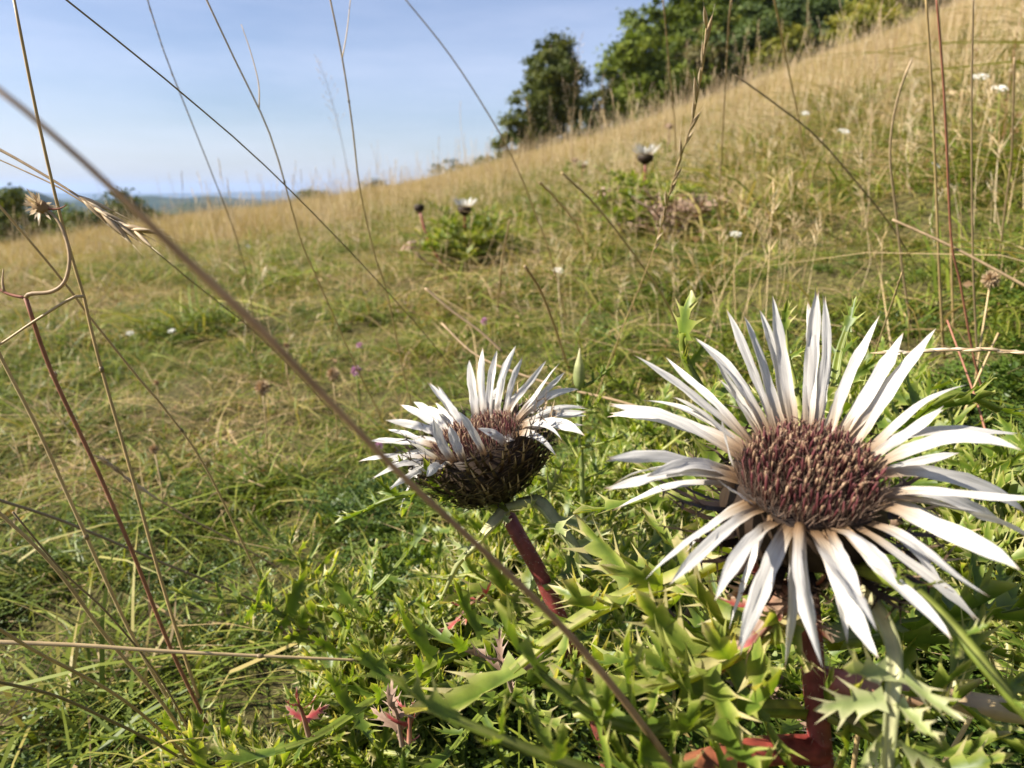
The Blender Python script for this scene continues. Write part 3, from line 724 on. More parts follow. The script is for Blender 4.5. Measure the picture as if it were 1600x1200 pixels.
def petal_mesh(b, tip, n, C, W, g, ctrl=None, hook=0.0, face=0.0, base_w=.74, sag=0.0, crease=.16):
    """one papery inner bract: a creased lance-shaped strip from its base on the rim to its tip"""
    ch = tip - b; L = np.linalg.norm(ch); o = unit((b - C) - n * np.dot(b - C, n))
    if ctrl is None: ctrl = b + unit(unit(ch) * .6 + o * .30 + n * (.36 - sag)) * L * .5
    N = 14; t = np.linspace(0, 1, N + 1)[:, None]
    c = (1 - t) ** 2 * b + 2 * t * (1 - t) * ctrl + t * t * tip
    tan0 = np.cross(n, o)
    c = c + np.sin(t * 3.14159) * tan0 * L * g.normal(0, .03) + np.sin(t * g.uniform(5, 9) + g.uniform(0, 6)) * n * L * .013
    c = c + (t ** 4) * (n * (hook + g.normal(0, .035)) * L)
    T = tangents(c); tw = g.normal(0, .55); vs = []; al = []; rn = []
    asym = g.uniform(-.25, .25); cr_ = crease * g.uniform(.3, 1.6) * (1 if g.uniform() < .8 else -1)
    notch = g.uniform() < .35
    for i in range(N + 1):
        u = i / N
        s = unit(tan0 - T[i] * tan0.dot(T[i])); nn = np.cross(T[i], s); nn = nn if nn.dot(n) > -.2 else -nn
        if face:
            vs_ = unit(np.cross(T[i], unit(CAM - c[i]))); vs_ = vs_ if vs_.dot(s) > 0 else -vs_; s = unit(s * (1 - face) + vs_ * face * (.4 + .6 * u)); nn = np.cross(T[i], s); nn = nn if nn.dot(n) > -.2 else -nn
        a_ = tw * u; s, nn = s * math.cos(a_) + nn * math.sin(a_), nn * math.cos(a_) - s * math.sin(a_)
        w = W * .5 * (base_w + (1 - base_w) * math.sin(min(u / .55, 1) * 1.5708)) * (1 if u < .72 else max(.015, (1 - ((u - .72) / .283) ** 1.45)))
        w *= 1 + .07 * math.sin(i * 1.7 + asym * 20) + .04 * math.sin(i * 3.9 + tw * 9)
        if notch and u > .9: w = max(w, W * .15)
        for k, q in enumerate((-1, -.5, 0, .5, 1)):
            pull = (T[i] * -L * .055 * (1 - abs(q + .2)) if notch and i == N else 0)
            vs.append(pull + c[i] + s * w * (q + asym * .2 * u) + nn * w * (abs(q) - .5) * cr_ * 2 + nn * w * (.16 * math.sin(q * 5 + i * .45 + asym * 9) + .08 * math.sin(q * 9 + i * 1.3)))
            al.append(u); rn.append((q + 1) / 2)
    fs = [(i * 5 + k, i * 5 + k + 1, i * 5 + 5 + k + 1, i * 5 + 5 + k) for i in range(N) for k in range(4)]
    mb = MB(); mb.add(vs, fs, al, rn); return mb
def solve_tip(b, px, py, L, near):
    d = ray(px, py); d2 = d / np.linalg.norm(d); m = CAM - b
    B = d2.dot(m); c = m.dot(m) - L * L; disc = B * B - c
    s = -B if disc < 0 else -B + (-1 if near else 1) * math.sqrt(disc)
    return CAM + d2 * s
def flower_head(root, origin, C, n, R, petals, rim_depth, cup, n_flo, n_bract, seed, Wd=.0052, Lp=.040, dome=.0035, flo_len=1.0, flo_tilt=.35, bract_span=(0, 6.28), hairs=1600, b0=0.0, bt=(-.1, .25), extra=16, ebias=.15, xfront=2.0, face=0.0):
    """the head (receptacle + spiny cup) with papery bracts, florets and spiny bracts as its own pieces"""
    g = np.random.default_rng(seed); n = unit(n); A, B = frame(n)
    mb = MB()
    prof = [(0, dome), (.5 * R, dome * .75), (.9 * R, dome * .2), (R, 0)] + [(r, -z) for z, r in cup]
    k = 32; vs = []; al = []
    for i, (r, z) in enumerate(prof):
        for j in range(k):
            an = 2 * math.pi * j / k; rr = r * (1 + (.04 * math.sin(j * 5.1 + i * 2) if i > 3 else 0)); vs.append(C + n * z + (A * math.cos(an) + B * math.sin(an)) * max(rr, .0004)); al.append(i / len(prof))
    fs = [(i * k + j, i * k + (j + 1) % k, (i + 1) * k + (j + 1) % k, (i + 1) * k + j) for i in range(len(prof) - 1) for j in range(k)]
    mb.add(vs, fs, al, 0)
    head = mb.build('flower_head', M['involucre'], root, origin)
    # florets on a sunflower spiral
    for i in range(n_flo):
        rr = R * .97 * math.sqrt((i + .5) / n_flo); an = i * 2.399963 + g.normal(0, .03)
        e = A * math.cos(an) + B * math.sin(an); p = C + e * rr + n * (dome * (1 - (rr / R) ** 2) - .0006)
        d = unit(n + e * (rr / R) ** 1.5 * flo_tilt + A * g.normal(0, .05) + B * g.normal(0, .05))
        f = rr / R
        bud = g.uniform() < (.12 if f < .66 else .6)
        me = (FB if bud else FO)[int(g.integers(0, 2 if bud else 5))]
        put('floret', me, head, p - origin, qfrom(d, A * math.cos(i) + B * math.sin(i)), scale=flo_len * g.uniform(.76, 1.14) * (1.0 if f < .88 else .85))
    # bristles between the florets
    mb = MB()
    for i in range(hairs):
        rr = R * 1.02 * math.sqrt(g.uniform(0, 1)); an = g.uniform(0, 6.283); e = A * math.cos(an) + B * math.sin(an)
        p = C + e * rr + n * (dome * (1 - (rr / R) ** 2)); f = rr / R
        d = unit(n + e * f * .4 + A * g.normal(0, .28) + B * g.normal(0, .28)); l = g.uniform(.0035, .0062) * flo_len * (1.35 if f > .86 else 1)
        s = unit(np.cross(d, g.normal(size=3))) * .00013
        mb.add([p - s, p + s, p + d * l], [(0, 1, 2)], [0, 0, 1], 0)
    o = mb.build('bristles', M['pappus'], head, origin); o['kind'] = 'stuff'
    # papery bracts
    for pt in petals:
        bx, by, tx, ty = pt[:4]; opt = pt[4] if len(pt) > 4 else {}
        rr_ = ray(bx, by); t = np.dot(C - CAM, n) / rr_.dot(n); q = CAM + rr_ * t - C
        e = unit(q - n * q.dot(n)); b = C + e * R * opt.get('r', .99) - n * g.uniform(.0, .0015)
        L = opt.get('L', Lp) * g.uniform(.96, 1.04)
        proj = np.linalg.norm(P(tx, ty, (b - CAM).dot(FWD)) - b); L = max(L, proj * 1.03)
        if opt.get('short'): L = proj * 1.08
        near = opt.get('near', e.dot(unit(C - CAM)) < -.05)
        tip = solve_tip(b, tx, ty, L, near)
        pm = petal_mesh(b, tip, n, C, Wd * opt.get('w', 1) * g.uniform(.9, 1.1), g, hook=opt.get('hook', 0), sag=opt.get('sag', 0), face=opt.get('face', face))
        pm.build('papery_bract', M['petal'], head, origin)
    toc = unit((CAM - C) - n * np.dot(CAM - C, n))
    for k in range(extra):
        an = 6.283 * (k + g.uniform(-.3, .3)) / extra; e = A * math.cos(an) + B * math.sin(an); b = C + e * R * .97 - n * g.uniform(.001, .003)
        
        if e.dot(toc) > xfront: continue
        el = -.15 + ebias - .55 * e.dot(toc) + g.normal(0, .22); L = Lp * g.uniform(.55, .95)
        tip = b + (e * math.cos(el) + n * math.sin(el) + np.cross(n, e) * g.normal(0, .16)) * L
        petal_mesh(b, tip, n, C, Wd * g.uniform(.65, .95), g, hook=g.normal(0, .05), face=face * .6).build('papery_bract', M['petal'], head, origin)
    # spiny brown bracts on the cup
    for i in range(n_bract):
        f = (i + .5) / n_bract; row = b0 + (1 - b0) * f; an = bract_span[0] + ((i * 2.399963) % 6.283) / 6.283 * (bract_span[1] - bract_span[0])
        z = np.interp(row, [0, 1], [cup[0][0] + .001, cup[-2][0]]); r = np.interp(z, [c_[0] for c_ in cup], [c_[1] for c_ in cup])
        e = A * math.cos(an) + B * math.sin(an); p = C + e * r * .96 - n * z
        put('spiny_bract', SB[int(g.integers(0, 5))], head, p - origin, qfrom(unit(n + e * g.uniform(*bt) + np.cross(n, e) * g.normal(0, .25)), e), scale=g.uniform(.8, 1.25))
    return head
def hairy(root, origin, c, r, n, seed, mat='hair', L=(.001, .0025), span=(.1, .95)):
    g = np.random.default_rng(seed); mb = MB(); cc = spline(c, 20); T = tangents(cc)
    for i in range(n):
        k = int(g.uniform(*span) * 20); p = cc[k] + (cc[min(k + 1, 20)] - cc[k]) * g.uniform(); d = g.normal(size=3); d = unit(d - T[k] * d.dot(T[k])); s = T[k] * .00009
        q = p + d * r * .95; e = q + d * g.uniform(*L) + T[k] * g.normal(0, .0007)
        mb.add([q - s, q + s, e], [(0, 1, 2)], [0, 0, 1], 0)
    o = mb.build('hairs', M[mat], root, origin, smooth=False); o['kind'] = 'stuff'; return o

# ---- the big open thistle at the right
DR = .205
CR = P(1262, 750, DR)
nR = unit(V(-.05, -math.cos(math.radians(70)), math.sin(math.radians(70))))
cR = [CR - nR * .024, P(1262, 935, DR + .006), P(1270, 1040, DR + .008), P(1284, 1200, DR + .010), P(1296, 1420, DR + .012)]
gp = cR[-1].copy(); gp[2] = float(Tz(gp[0], gp[1])) - .01
cR.append(gp); oR = gp.copy()
right = empty('carline_thistle', oR)
tag(right, 'large wide open white thistle facing the camera with dark purple disc and red stem', 'thistle', 'carline thistles in bloom')
mb = MB(); tube(mb, spline(cR, 24), np.linspace(.0030, .0040, 25), 10); mb.build('stem', M['stem_red'], right, oR)
hairy(right, oR, cR, .0033, 700, 4)
pR = [(1180, 660, 1084, 516, {'w': 1.15}), (1190, 660, 1134, 487, {'w': .8}), (1205, 648, 1163, 491, {'w': 1.0}), (1214, 645, 1187, 482, {}), (1228, 640, 1207, 459, {'w': 1.05}), (1232, 645, 1231, 612, {'short': 1, 'w': .9}),
      (1249, 640, 1264, 460, {'w': .95}), (1262, 640, 1276, 452, {'w': 1.05}), (1270, 638, 1287, 460, {'w': .8}), (1286, 637, 1295, 539, {'short': 1, 'w': 1.05}),
      (1316, 647, 1374, 495, {'hook': .02}), (1329, 647, 1413, 514, {'w': 1.1}), (1345, 654, 1430, 556, {'w': 1.0, 'L': .034}), (1371, 670, 1465, 504, {'w': 1.1}), (1302, 642, 1318, 600, {'short': 1}),
      (1387, 706, 1514, 590, {'w': .8}), (1387, 690, 1589, 682, {'L': .038}), (1394, 729, 1602, 691, {'w': 1.1, 'near': True}), (1397, 745, 1612, 796, {'w': 1.15}), (1390, 762, 1570, 822, {'L': .036}), (1384, 771, 1606, 849, {'w': 1.15}),
      (1368, 787, 1589, 901, {'w': 1.1}), (1348, 803, 1540, 950, {'w': 1.1}), (1316, 826, 1491, 992, {'w': 1.0, 'sag': .3}), (1306, 826, 1404, 898, {'short': 1}), (1376, 779, 1500, 842, {'L': .030, 'sag': .25}),
      (1270, 836, 1366, 1000, {'w': 1.25}), (1282, 834, 1372, 1032, {'w': 1.0, 'sag': .35}), (1248, 836, 1283, 1054, {'w': 1.05}), (1231, 829, 1153, 1021, {'w': 1.1}), (1205, 820, 1118, 933, {'w': 1.0}),
      (1160, 810, 1046, 911, {'w': 1.0}), (1140, 800, 1007, 914, {'w': 1.05}), (1146, 806, 1120, 756, {'short': 1, 'hook': .15, 'w': .8, 'near': True}), (1124, 748, 942, 771, {'w': 1.2}), (1126, 742, 944, 729, {'w': 1.05}), (1124, 738, 1010, 745, {'L': .03}),
      (1121, 706, 947, 640, {'w': 1.1}), (1119, 690, 950, 652, {'w': 1.1, 'L': .042}), (1124, 680, 1004, 634, {'w': .9}), (1150, 664, 988, 564, {'w': 1.2}), (1140, 668, 1040, 560, {'w': .6}),
      (1131, 745, 1128, 648, {'short': 1, 'hook': -.12, 'w': .7, 'near': True}), (1168, 668, 1112, 560, {'w': .8, 'L': .033}), (1300, 829, 1348, 930, {'w': .9, 'sag': .3, 'L': .03})]
cupR = [(.0005, .0179), (.005, .0206), (.012, .0212), (.019, .0160), (.024, .006), (.0245, .001)]
headR = flower_head(right, oR, CR, nR, .0178, pR, .0, cupR, 298, 70, 3, Wd=.0035, Lp=.039, dome=.0042, flo_len=.90, flo_tilt=.12, hairs=2600, b0=.35, bt=(.5, 1.0))

# ---- the side-on thistle in the middle
DL = .36
CL = P(747, 690, DL)
nL = unit(-.30 * RIGHT + .90 * UPV - .27 * FWD)
bL = CL - nL * .033
cL = [bL + nL * .004, P(812, 840, DL + .004), P(846, 900, DL + .008), P(880, 980, DL + .013), P(915, 1075, DL + .02), P(946, 1165, DL + .03)]
gp = cL[-1].copy(); gp[2] = float(Tz(gp[0], gp[1])) - .01; cL.append(gp + V(.004, .004, 0)); oL = cL[-1].copy()
mid = empty('carline_thistle', oL)
tag(mid, 'smaller white thistle seen from the side with a dark spiny cup, left of large one', 'thistle', 'carline thistles in bloom')
mb = MB(); tube(mb, spline(cL, 24), np.linspace(.0036, .0046, 25), 10); mb.build('stem', M['stem_red'], mid, oL)
hairy(mid, oL, cL, .0042, 700, 5)
pL = [(743, 653, 732, 559, {'w': 1.2}), (766, 646, 753, 538, {'w': 1.0}), (770, 649, 777, 548, {'w': .85}), (789, 646, 805, 536, {'w': .9}), (795, 653, 816, 552, {'w': .75}), (801, 649, 854, 563, {'w': .8}), (812, 657, 877, 571, {'w': .75}),
      (810, 660, 885, 586, {'w': .7}), (816, 653, 902, 600, {'w': .9}), (824, 648, 919, 641, {'w': .8}), (822, 657, 918, 655, {'w': .85}), (800, 672, 914, 680, {'w': 1.25, 'near': True}), (804, 682, 870, 717, {'w': 1.15, 'near': True}), (812, 668, 877, 684, {'w': .6}),
      (790, 684, 776, 699, {'short': 1, 'near': True}), (720, 669, 668, 596, {'w': 1.15}), (732, 676, 695, 625, {'w': .9, 'short': 1}), (705, 676, 645, 625, {}), (701, 680, 626, 636, {'w': 1.05}), (686, 688, 603, 659, {'w': 1.05}), (678, 703, 578, 694, {'w': 1.05}),
      (674, 717, 559, 722, {'w': 1.0}), (674, 728, 580, 747, {'w': .95}), (672, 738, 609, 766, {'w': .8}), (709, 722, 668, 749, {'w': .9, 'near': True}), (712, 720, 678, 657, {'w': 1.0, 'near': True, 'short': 1}), (735, 706, 701, 662, {'w': 1.0, 'near': True, 'short': 1}),
      (752, 700, 716, 640, {'w': .9, 'near': True, 'short': 1}), (697, 716, 640, 690, {'w': .8, 'near': True}), (764, 692, 745, 668, {'w': 1.1, 'near': True, 'short': 1}), (782, 648, 781, 600, {'L': .03}), (710, 668, 660, 640, {'w': .9, 'L': .03}), (690, 726, 655, 742, {'short': 1, 'near': True})]
cupL = [(.0005, .0205), (.006, .0245), (.014, .0250), (.022, .0200), (.029, .0105), (.033, .0045), (.0335, .001)]
headL = flower_head(mid, oL, CL, nL, .0203, pL, .0, cupL, 230, 270, 8, Wd=.0040, Lp=.037, hairs=1500, xfront=.25, extra=30, ebias=.1, face=.65, b0=.02, bt=(.05, .40), dome=.003, flo_len=.9)

# ---- named leaves, laid along their midribs as seen
def pl(*pts): return [P(*p) for p in pts]
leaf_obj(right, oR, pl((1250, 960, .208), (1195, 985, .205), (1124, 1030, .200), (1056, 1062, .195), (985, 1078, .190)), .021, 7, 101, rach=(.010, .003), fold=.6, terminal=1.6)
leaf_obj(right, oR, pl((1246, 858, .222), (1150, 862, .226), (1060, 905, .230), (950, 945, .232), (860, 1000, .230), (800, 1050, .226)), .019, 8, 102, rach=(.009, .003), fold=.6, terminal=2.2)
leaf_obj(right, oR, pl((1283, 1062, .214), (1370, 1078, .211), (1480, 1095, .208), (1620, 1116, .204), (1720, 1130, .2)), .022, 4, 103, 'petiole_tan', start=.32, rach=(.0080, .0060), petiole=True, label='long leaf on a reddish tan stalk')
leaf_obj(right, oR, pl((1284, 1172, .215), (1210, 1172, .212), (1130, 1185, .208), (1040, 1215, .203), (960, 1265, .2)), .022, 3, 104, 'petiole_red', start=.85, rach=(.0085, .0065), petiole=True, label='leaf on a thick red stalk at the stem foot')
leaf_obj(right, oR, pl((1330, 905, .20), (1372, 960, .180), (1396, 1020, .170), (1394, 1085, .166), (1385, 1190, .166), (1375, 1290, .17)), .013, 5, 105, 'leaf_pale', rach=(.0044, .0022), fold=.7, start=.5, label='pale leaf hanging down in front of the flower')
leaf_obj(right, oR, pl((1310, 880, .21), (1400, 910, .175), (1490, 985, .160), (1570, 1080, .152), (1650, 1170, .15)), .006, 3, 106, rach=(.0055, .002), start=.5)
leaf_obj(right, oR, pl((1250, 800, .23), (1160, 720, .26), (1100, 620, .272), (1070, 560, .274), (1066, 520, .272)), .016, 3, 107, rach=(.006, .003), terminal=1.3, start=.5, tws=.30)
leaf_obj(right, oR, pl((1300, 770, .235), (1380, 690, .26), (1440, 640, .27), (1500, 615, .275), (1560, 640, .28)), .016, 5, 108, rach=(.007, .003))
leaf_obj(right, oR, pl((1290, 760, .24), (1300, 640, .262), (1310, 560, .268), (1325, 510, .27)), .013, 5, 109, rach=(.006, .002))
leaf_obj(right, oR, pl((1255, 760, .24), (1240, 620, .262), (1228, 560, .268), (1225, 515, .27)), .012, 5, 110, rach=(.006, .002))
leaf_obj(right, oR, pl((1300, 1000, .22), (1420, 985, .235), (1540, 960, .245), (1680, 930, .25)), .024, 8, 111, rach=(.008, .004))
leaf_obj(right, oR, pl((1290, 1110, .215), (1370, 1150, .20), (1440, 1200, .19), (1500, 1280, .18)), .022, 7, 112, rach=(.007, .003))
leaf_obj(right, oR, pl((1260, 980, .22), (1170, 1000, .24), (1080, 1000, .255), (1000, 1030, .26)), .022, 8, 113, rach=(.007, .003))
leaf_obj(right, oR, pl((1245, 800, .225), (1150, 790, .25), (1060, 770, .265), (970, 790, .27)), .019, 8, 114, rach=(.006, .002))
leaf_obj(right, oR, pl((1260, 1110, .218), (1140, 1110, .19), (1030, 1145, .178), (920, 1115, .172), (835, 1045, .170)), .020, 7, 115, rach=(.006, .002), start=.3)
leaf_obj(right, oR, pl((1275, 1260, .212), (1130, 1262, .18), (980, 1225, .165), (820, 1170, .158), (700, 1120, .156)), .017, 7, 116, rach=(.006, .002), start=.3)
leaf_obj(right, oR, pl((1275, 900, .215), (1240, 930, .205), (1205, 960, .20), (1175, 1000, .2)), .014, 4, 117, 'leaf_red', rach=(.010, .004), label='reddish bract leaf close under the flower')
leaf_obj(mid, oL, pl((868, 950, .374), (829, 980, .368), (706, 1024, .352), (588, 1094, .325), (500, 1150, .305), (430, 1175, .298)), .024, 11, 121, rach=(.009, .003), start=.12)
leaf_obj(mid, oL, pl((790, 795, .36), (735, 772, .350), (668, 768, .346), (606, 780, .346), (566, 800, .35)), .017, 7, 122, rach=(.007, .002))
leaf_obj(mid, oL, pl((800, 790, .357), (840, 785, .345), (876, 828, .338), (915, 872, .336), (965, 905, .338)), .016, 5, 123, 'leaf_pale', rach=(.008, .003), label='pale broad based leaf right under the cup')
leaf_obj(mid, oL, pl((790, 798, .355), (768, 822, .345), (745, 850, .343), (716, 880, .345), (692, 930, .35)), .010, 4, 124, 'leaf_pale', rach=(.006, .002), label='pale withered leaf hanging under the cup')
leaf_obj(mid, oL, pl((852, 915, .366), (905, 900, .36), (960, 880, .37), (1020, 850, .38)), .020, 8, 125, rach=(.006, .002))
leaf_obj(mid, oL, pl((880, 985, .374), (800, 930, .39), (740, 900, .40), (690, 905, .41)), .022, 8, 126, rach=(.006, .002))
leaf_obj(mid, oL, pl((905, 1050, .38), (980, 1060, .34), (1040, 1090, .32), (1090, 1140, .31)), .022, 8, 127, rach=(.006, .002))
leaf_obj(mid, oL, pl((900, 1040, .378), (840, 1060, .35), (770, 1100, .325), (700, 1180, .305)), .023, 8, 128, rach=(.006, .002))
for i, (x_, y_) in enumerate([(700, 985), (640, 1120), (460, 1105), (615, 1150), (760, 1055)]):
    pass

# ---- leafy rosettes round the two flowers, the closed bud, and far thistles
gz = np.random.default_rng(77)
ros = 'leaf rosettes of thistles without flowers'
for i, (px, py, n, sc, lab) in enumerate([
        (600, 1120, 10, .95, 'spiny leaf rosette at the bottom left of the thistle clump with reddened leaves'),
        (720, 985, 11, .95, 'bright green spiny rosette behind the blurred stem left of the side-on thistle stem'),
        (985, 1010, 11, 1.0, 'spiny green rosette between the two flower stems'),
        (1080, 790, 11, .95, 'light green spiny rosette behind the left petals of the large flower'),
        (1330, 760, 10, .9, 'spiny rosette hidden behind the disc of the large flower'),
        (1450, 940, 10, 1.0, 'dark green spiny rosette below the right petals of the large flower'),
        (1560, 1120, 10, 1.0, 'glossy spiny rosette in the bottom right corner'),
        (860, 1120, 10, .95, 'yellow green spiny rosette at the bottom centre'),
        (940, 870, 10, .95, 'pale green spiny rosette just right of the dark cup stem'),
        (1160, 1120, 8, .8, 'shaded rosette with withered leaves left of the red stem foot'),
        (480, 1215, 8, .95, 'spiny rosette cut by the bottom frame edge left of centre')]):
    p, d = ground(px, py)
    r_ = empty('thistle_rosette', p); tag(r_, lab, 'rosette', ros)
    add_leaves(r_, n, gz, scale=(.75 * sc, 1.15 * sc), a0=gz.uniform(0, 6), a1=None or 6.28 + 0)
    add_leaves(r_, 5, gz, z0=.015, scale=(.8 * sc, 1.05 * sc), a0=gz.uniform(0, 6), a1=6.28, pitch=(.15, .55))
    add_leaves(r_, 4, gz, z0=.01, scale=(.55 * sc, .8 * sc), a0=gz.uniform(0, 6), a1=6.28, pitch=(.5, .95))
    if i in (0, 9, 5): add_leaves(r_, 2, gz, z0=.012, scale=(.8, 1.1), a0=2, a1=5, pal=GD if i != 0 else GR + GD)
for (px, py, d, mat, lab) in ((458, 1120, .305, 'leaf_red', 'pink red withered lobe lying by the rosette tip'), ):
    pass
# curled red leaves that stand out in the rosettes
def red_leaf(px, py, d, dx, dy, L, mat, lab):
    b = P(px, py, d); e = P(px + dx, py + dy, d - .012)
    o = leaf_obj(None, (0, 0, 0), [b, (b + e) / 2 + V(0, 0, .006), e], L, 3, int(px), mat, 'withered_leaf', rach=(.0022, .001), start=.0)
    tag(o, lab, 'leaf')
red_leaf(482, 1150, .300, -24, -48, .007, 'leaf_red', 'pink red curled thistle leaf at the left tip of the clump')
red_leaf(628, 1165, .300, -16, -60, .012, 'leaf_dead', 'brown withered thistle leaf beside the bright red one')
red_leaf(640, 1160, .298, 4, -52, .007, 'leaf_red', 'small bright red upright thistle leaf near the bottom')
red_leaf(765, 945, .395, -52, 26, .013, 'leaf_red', 'leaf turning red and green left of the dark red stem')
red_leaf(800, 1080, .320, -36, -50, .016, 'leaf_dead', 'mauve brown dry thistle leaf at the bottom centre')

def bud_plant(px, py, d, lab):
    top = P(px, py, d); g0 = top.copy(); g0[2] = float(Tz(g0[0], g0[1]))
    r_ = empty('thistle_bud', g0); tag(r_, lab, 'bud')
    c = [top + V(0, 0, -.012), (top + g0) / 2 + V(.004, 0, 0), g0]
    m = MB(); tube(m, spline(c, 8), .0016, 7); m.build('stem', M['leaf_pale'], r_, g0)
    m = MB(); tube(m, [top + V(0, 0, z) for z in (-.010, -.006, -.001, .006, .011, .016)], [.0012, .0031, .0038, .0028, .0013, .0003], 9); m.build('bud', M['leaf_pale'], r_, g0)
    for k in range(16):
        an = k * 2.4; e = V(math.cos(an), math.sin(an), 0); b = top + V(0, 0, -.008 - .0075 * k) + e * .002; q = 1 + k * .12
        leaf_obj(r_, g0, [b, b + e * .010 * q + V(0, 0, .006), b + e * .018 * q + V(0, 0, .014)], .006 * q, 4, 900 + k, 'leaf', rach=(.003, .001))
bud_plant(905, 585, .46, 'closed green thistle bud with reddish tip between the two flowers')

def far_thistle(px, py, hgt, lab, heads, nl, seed, sc=1.0):
    g = np.random.default_rng(seed); p, d = ground(px, py); root = empty('carline_thistle', p); tag(root, lab, 'thistle', 'small thistles farther up the slope')
    for (dx, hh, kind) in heads:
        x = dx * d / FPX; top = V(x, g.normal() * .02, hh)
        m = MB(); tube(m, spline([V(x * .4, 0, 0), V(x * .8, 0, hh * .5), top], 6), .004, 6); m.build('stem', M['stem_red' if kind != 'grey' else 'leaf_dead'], root)
        m = MB(); r = .022 if kind == 'white' else .016
        tube(m, [top + V(0, 0, z) for z in (-.018, -.008, .004, .010)], [.006, r * .9, r, r * .5], 12)
        h = m.build('flower_head', M['involucre' if kind != 'grey' else 'leaf_dead'], root)
        if kind in ('white', 'grey'):
            for k in range(22):
                an = k * 6.283 / 22 + g.normal() * .1; e = V(math.cos(an), math.sin(an), 0); L = g.uniform(.03, .042); u = g.uniform(.5, 1.5) if kind == 'white' else g.uniform(-1.2, .2)
                dd = unit(e + V(0, 0, u)); s = np.cross(dd, V(0, 0, 1)); s = unit(s) * .0035; b = top + e * r * .8 + V(0, 0, .006)
                m = MB(); m.add([b - s * .6, b + s * .6, b + dd * L * .6 + s, b + dd * L * .6 - s, b + dd * L], [(0, 1, 2, 3), (3, 2, 4)], [.1, .1, .6, .6, .95], .5)
                m.build('papery_bract', M['petal' if kind == 'white' else 'leaf_dead'], h)
    add_leaves(root, nl, g, scale=(.9 * sc, 1.35 * sc), pitch=(-.1, .45)); add_leaves(root, nl // 2, g, z0=.055, scale=(.7 * sc, 1.0 * sc), pitch=(.1, .7), a0=1, a1=7)
far_thistle(728, 425, .285, 'small white thistle on a leafy mound left of centre, beside a brown closed head', [(0, .185, 'white'), (-72, .19, 'bud'), (-85, .08, 'grey')], 40, 41, 1.25)
far_thistle(1006, 372, .27, 'small white thistle on a leafy mound under the grass spike, with grey withered head', [(-2, .205, 'white'), (-62, .12, 'grey'), (30, .07, 'grey')], 40, 42, 1.25)
p_, d_ = ground(1050, 385); r_ = empty('withered_thistle', p_); tag(r_, 'dark brown withered thistle clump lying right of the mound under the grass spike', 'thistle')
add_leaves(r_, 14, np.random.default_rng(5), scale=(1.6, 2.6), pitch=(.0, .7), pal=GD)
far_thistle(1043, 262, .2, 'tiny brownish thistle head high on the slope above the other mounds', [(0, .22, 'grey')], 6, 43)
far_thistle(898, 290, .2, 'pale withered thistle head far up the slope left of centre', [(0, .16, 'grey'), (12, .12, 'white')], 6, 44)
# fine dark herbs among the rosettes
x, y = zone(3400, .20, .75, -14, 52, G)
lay('herbs', 'fine dark green herbs and small leaves filling the gaps among the rosettes', 'herbs', templates('herb_tufts', [herb_mesh('t', 51, 14, (.02, .04), .006), herb_mesh('t', 52, 18, (.015, .035), .0045), herb_mesh('t', 53, 12, (.02, .05), .008)]), x, y, G.integers(0, 3, len(x)), G, .7, 1.3)
# ------------------------------------------------------------------ dry grass stems that can be told apart
def rooted(pix, d_top, r_top, r_bot, n=26, base=None, d_bot=None):
    """3-D centre line of a stem from its top pixel (at depth d_top) down to the ground under its last pixel"""
    if d_bot is None:
        gp, d_bot = ground(*pix[-1])
    pix = np.array(pix, float); s = np.concatenate([[0], np.cumsum(np.linalg.norm(np.diff(pix, axis=0), axis=1))]); s /= s[-1]
    ds = 1 / (1 / d_top + (1 / d_bot - 1 / d_top) * s)
    pts = [P(x, y, d) for (x, y), d in zip(pix, ds)]
    c = spline(pts, n)
    return c, np.linspace(r_top, r_bot, n + 1)
def spikelet_mesh(L, w, seed, mat='husk', awn=.5):
    g = np.random.default_rng(seed); mb = MB()
    tube(mb, [V(0, 0, 0), V(0, w * .1, L * .3), V(0, w * .2, L * .6), V(0, w * .3, L * .85), V(0, w * .4, L)], [w * .25, w * .55, w * .5, w * .22, w * .04], 5, a=None, rnd=g.uniform())
    if awn: tube(mb, [V(0, w * .4, L * .97), V(g.normal() * w * .5, w * .6, L * (1 + awn))], [w * .06, w * .01], 3, rnd=1.0)
    return mb.mesh('spikelet', M[mat])
SPK = [spikelet_mesh(.0088, .0012, i, awn=a) for i, a in enumerate((.5, .9, .3))]
SPKB = [spikelet_mesh(.0075, .0016, 9, 'red_straw', .4)]
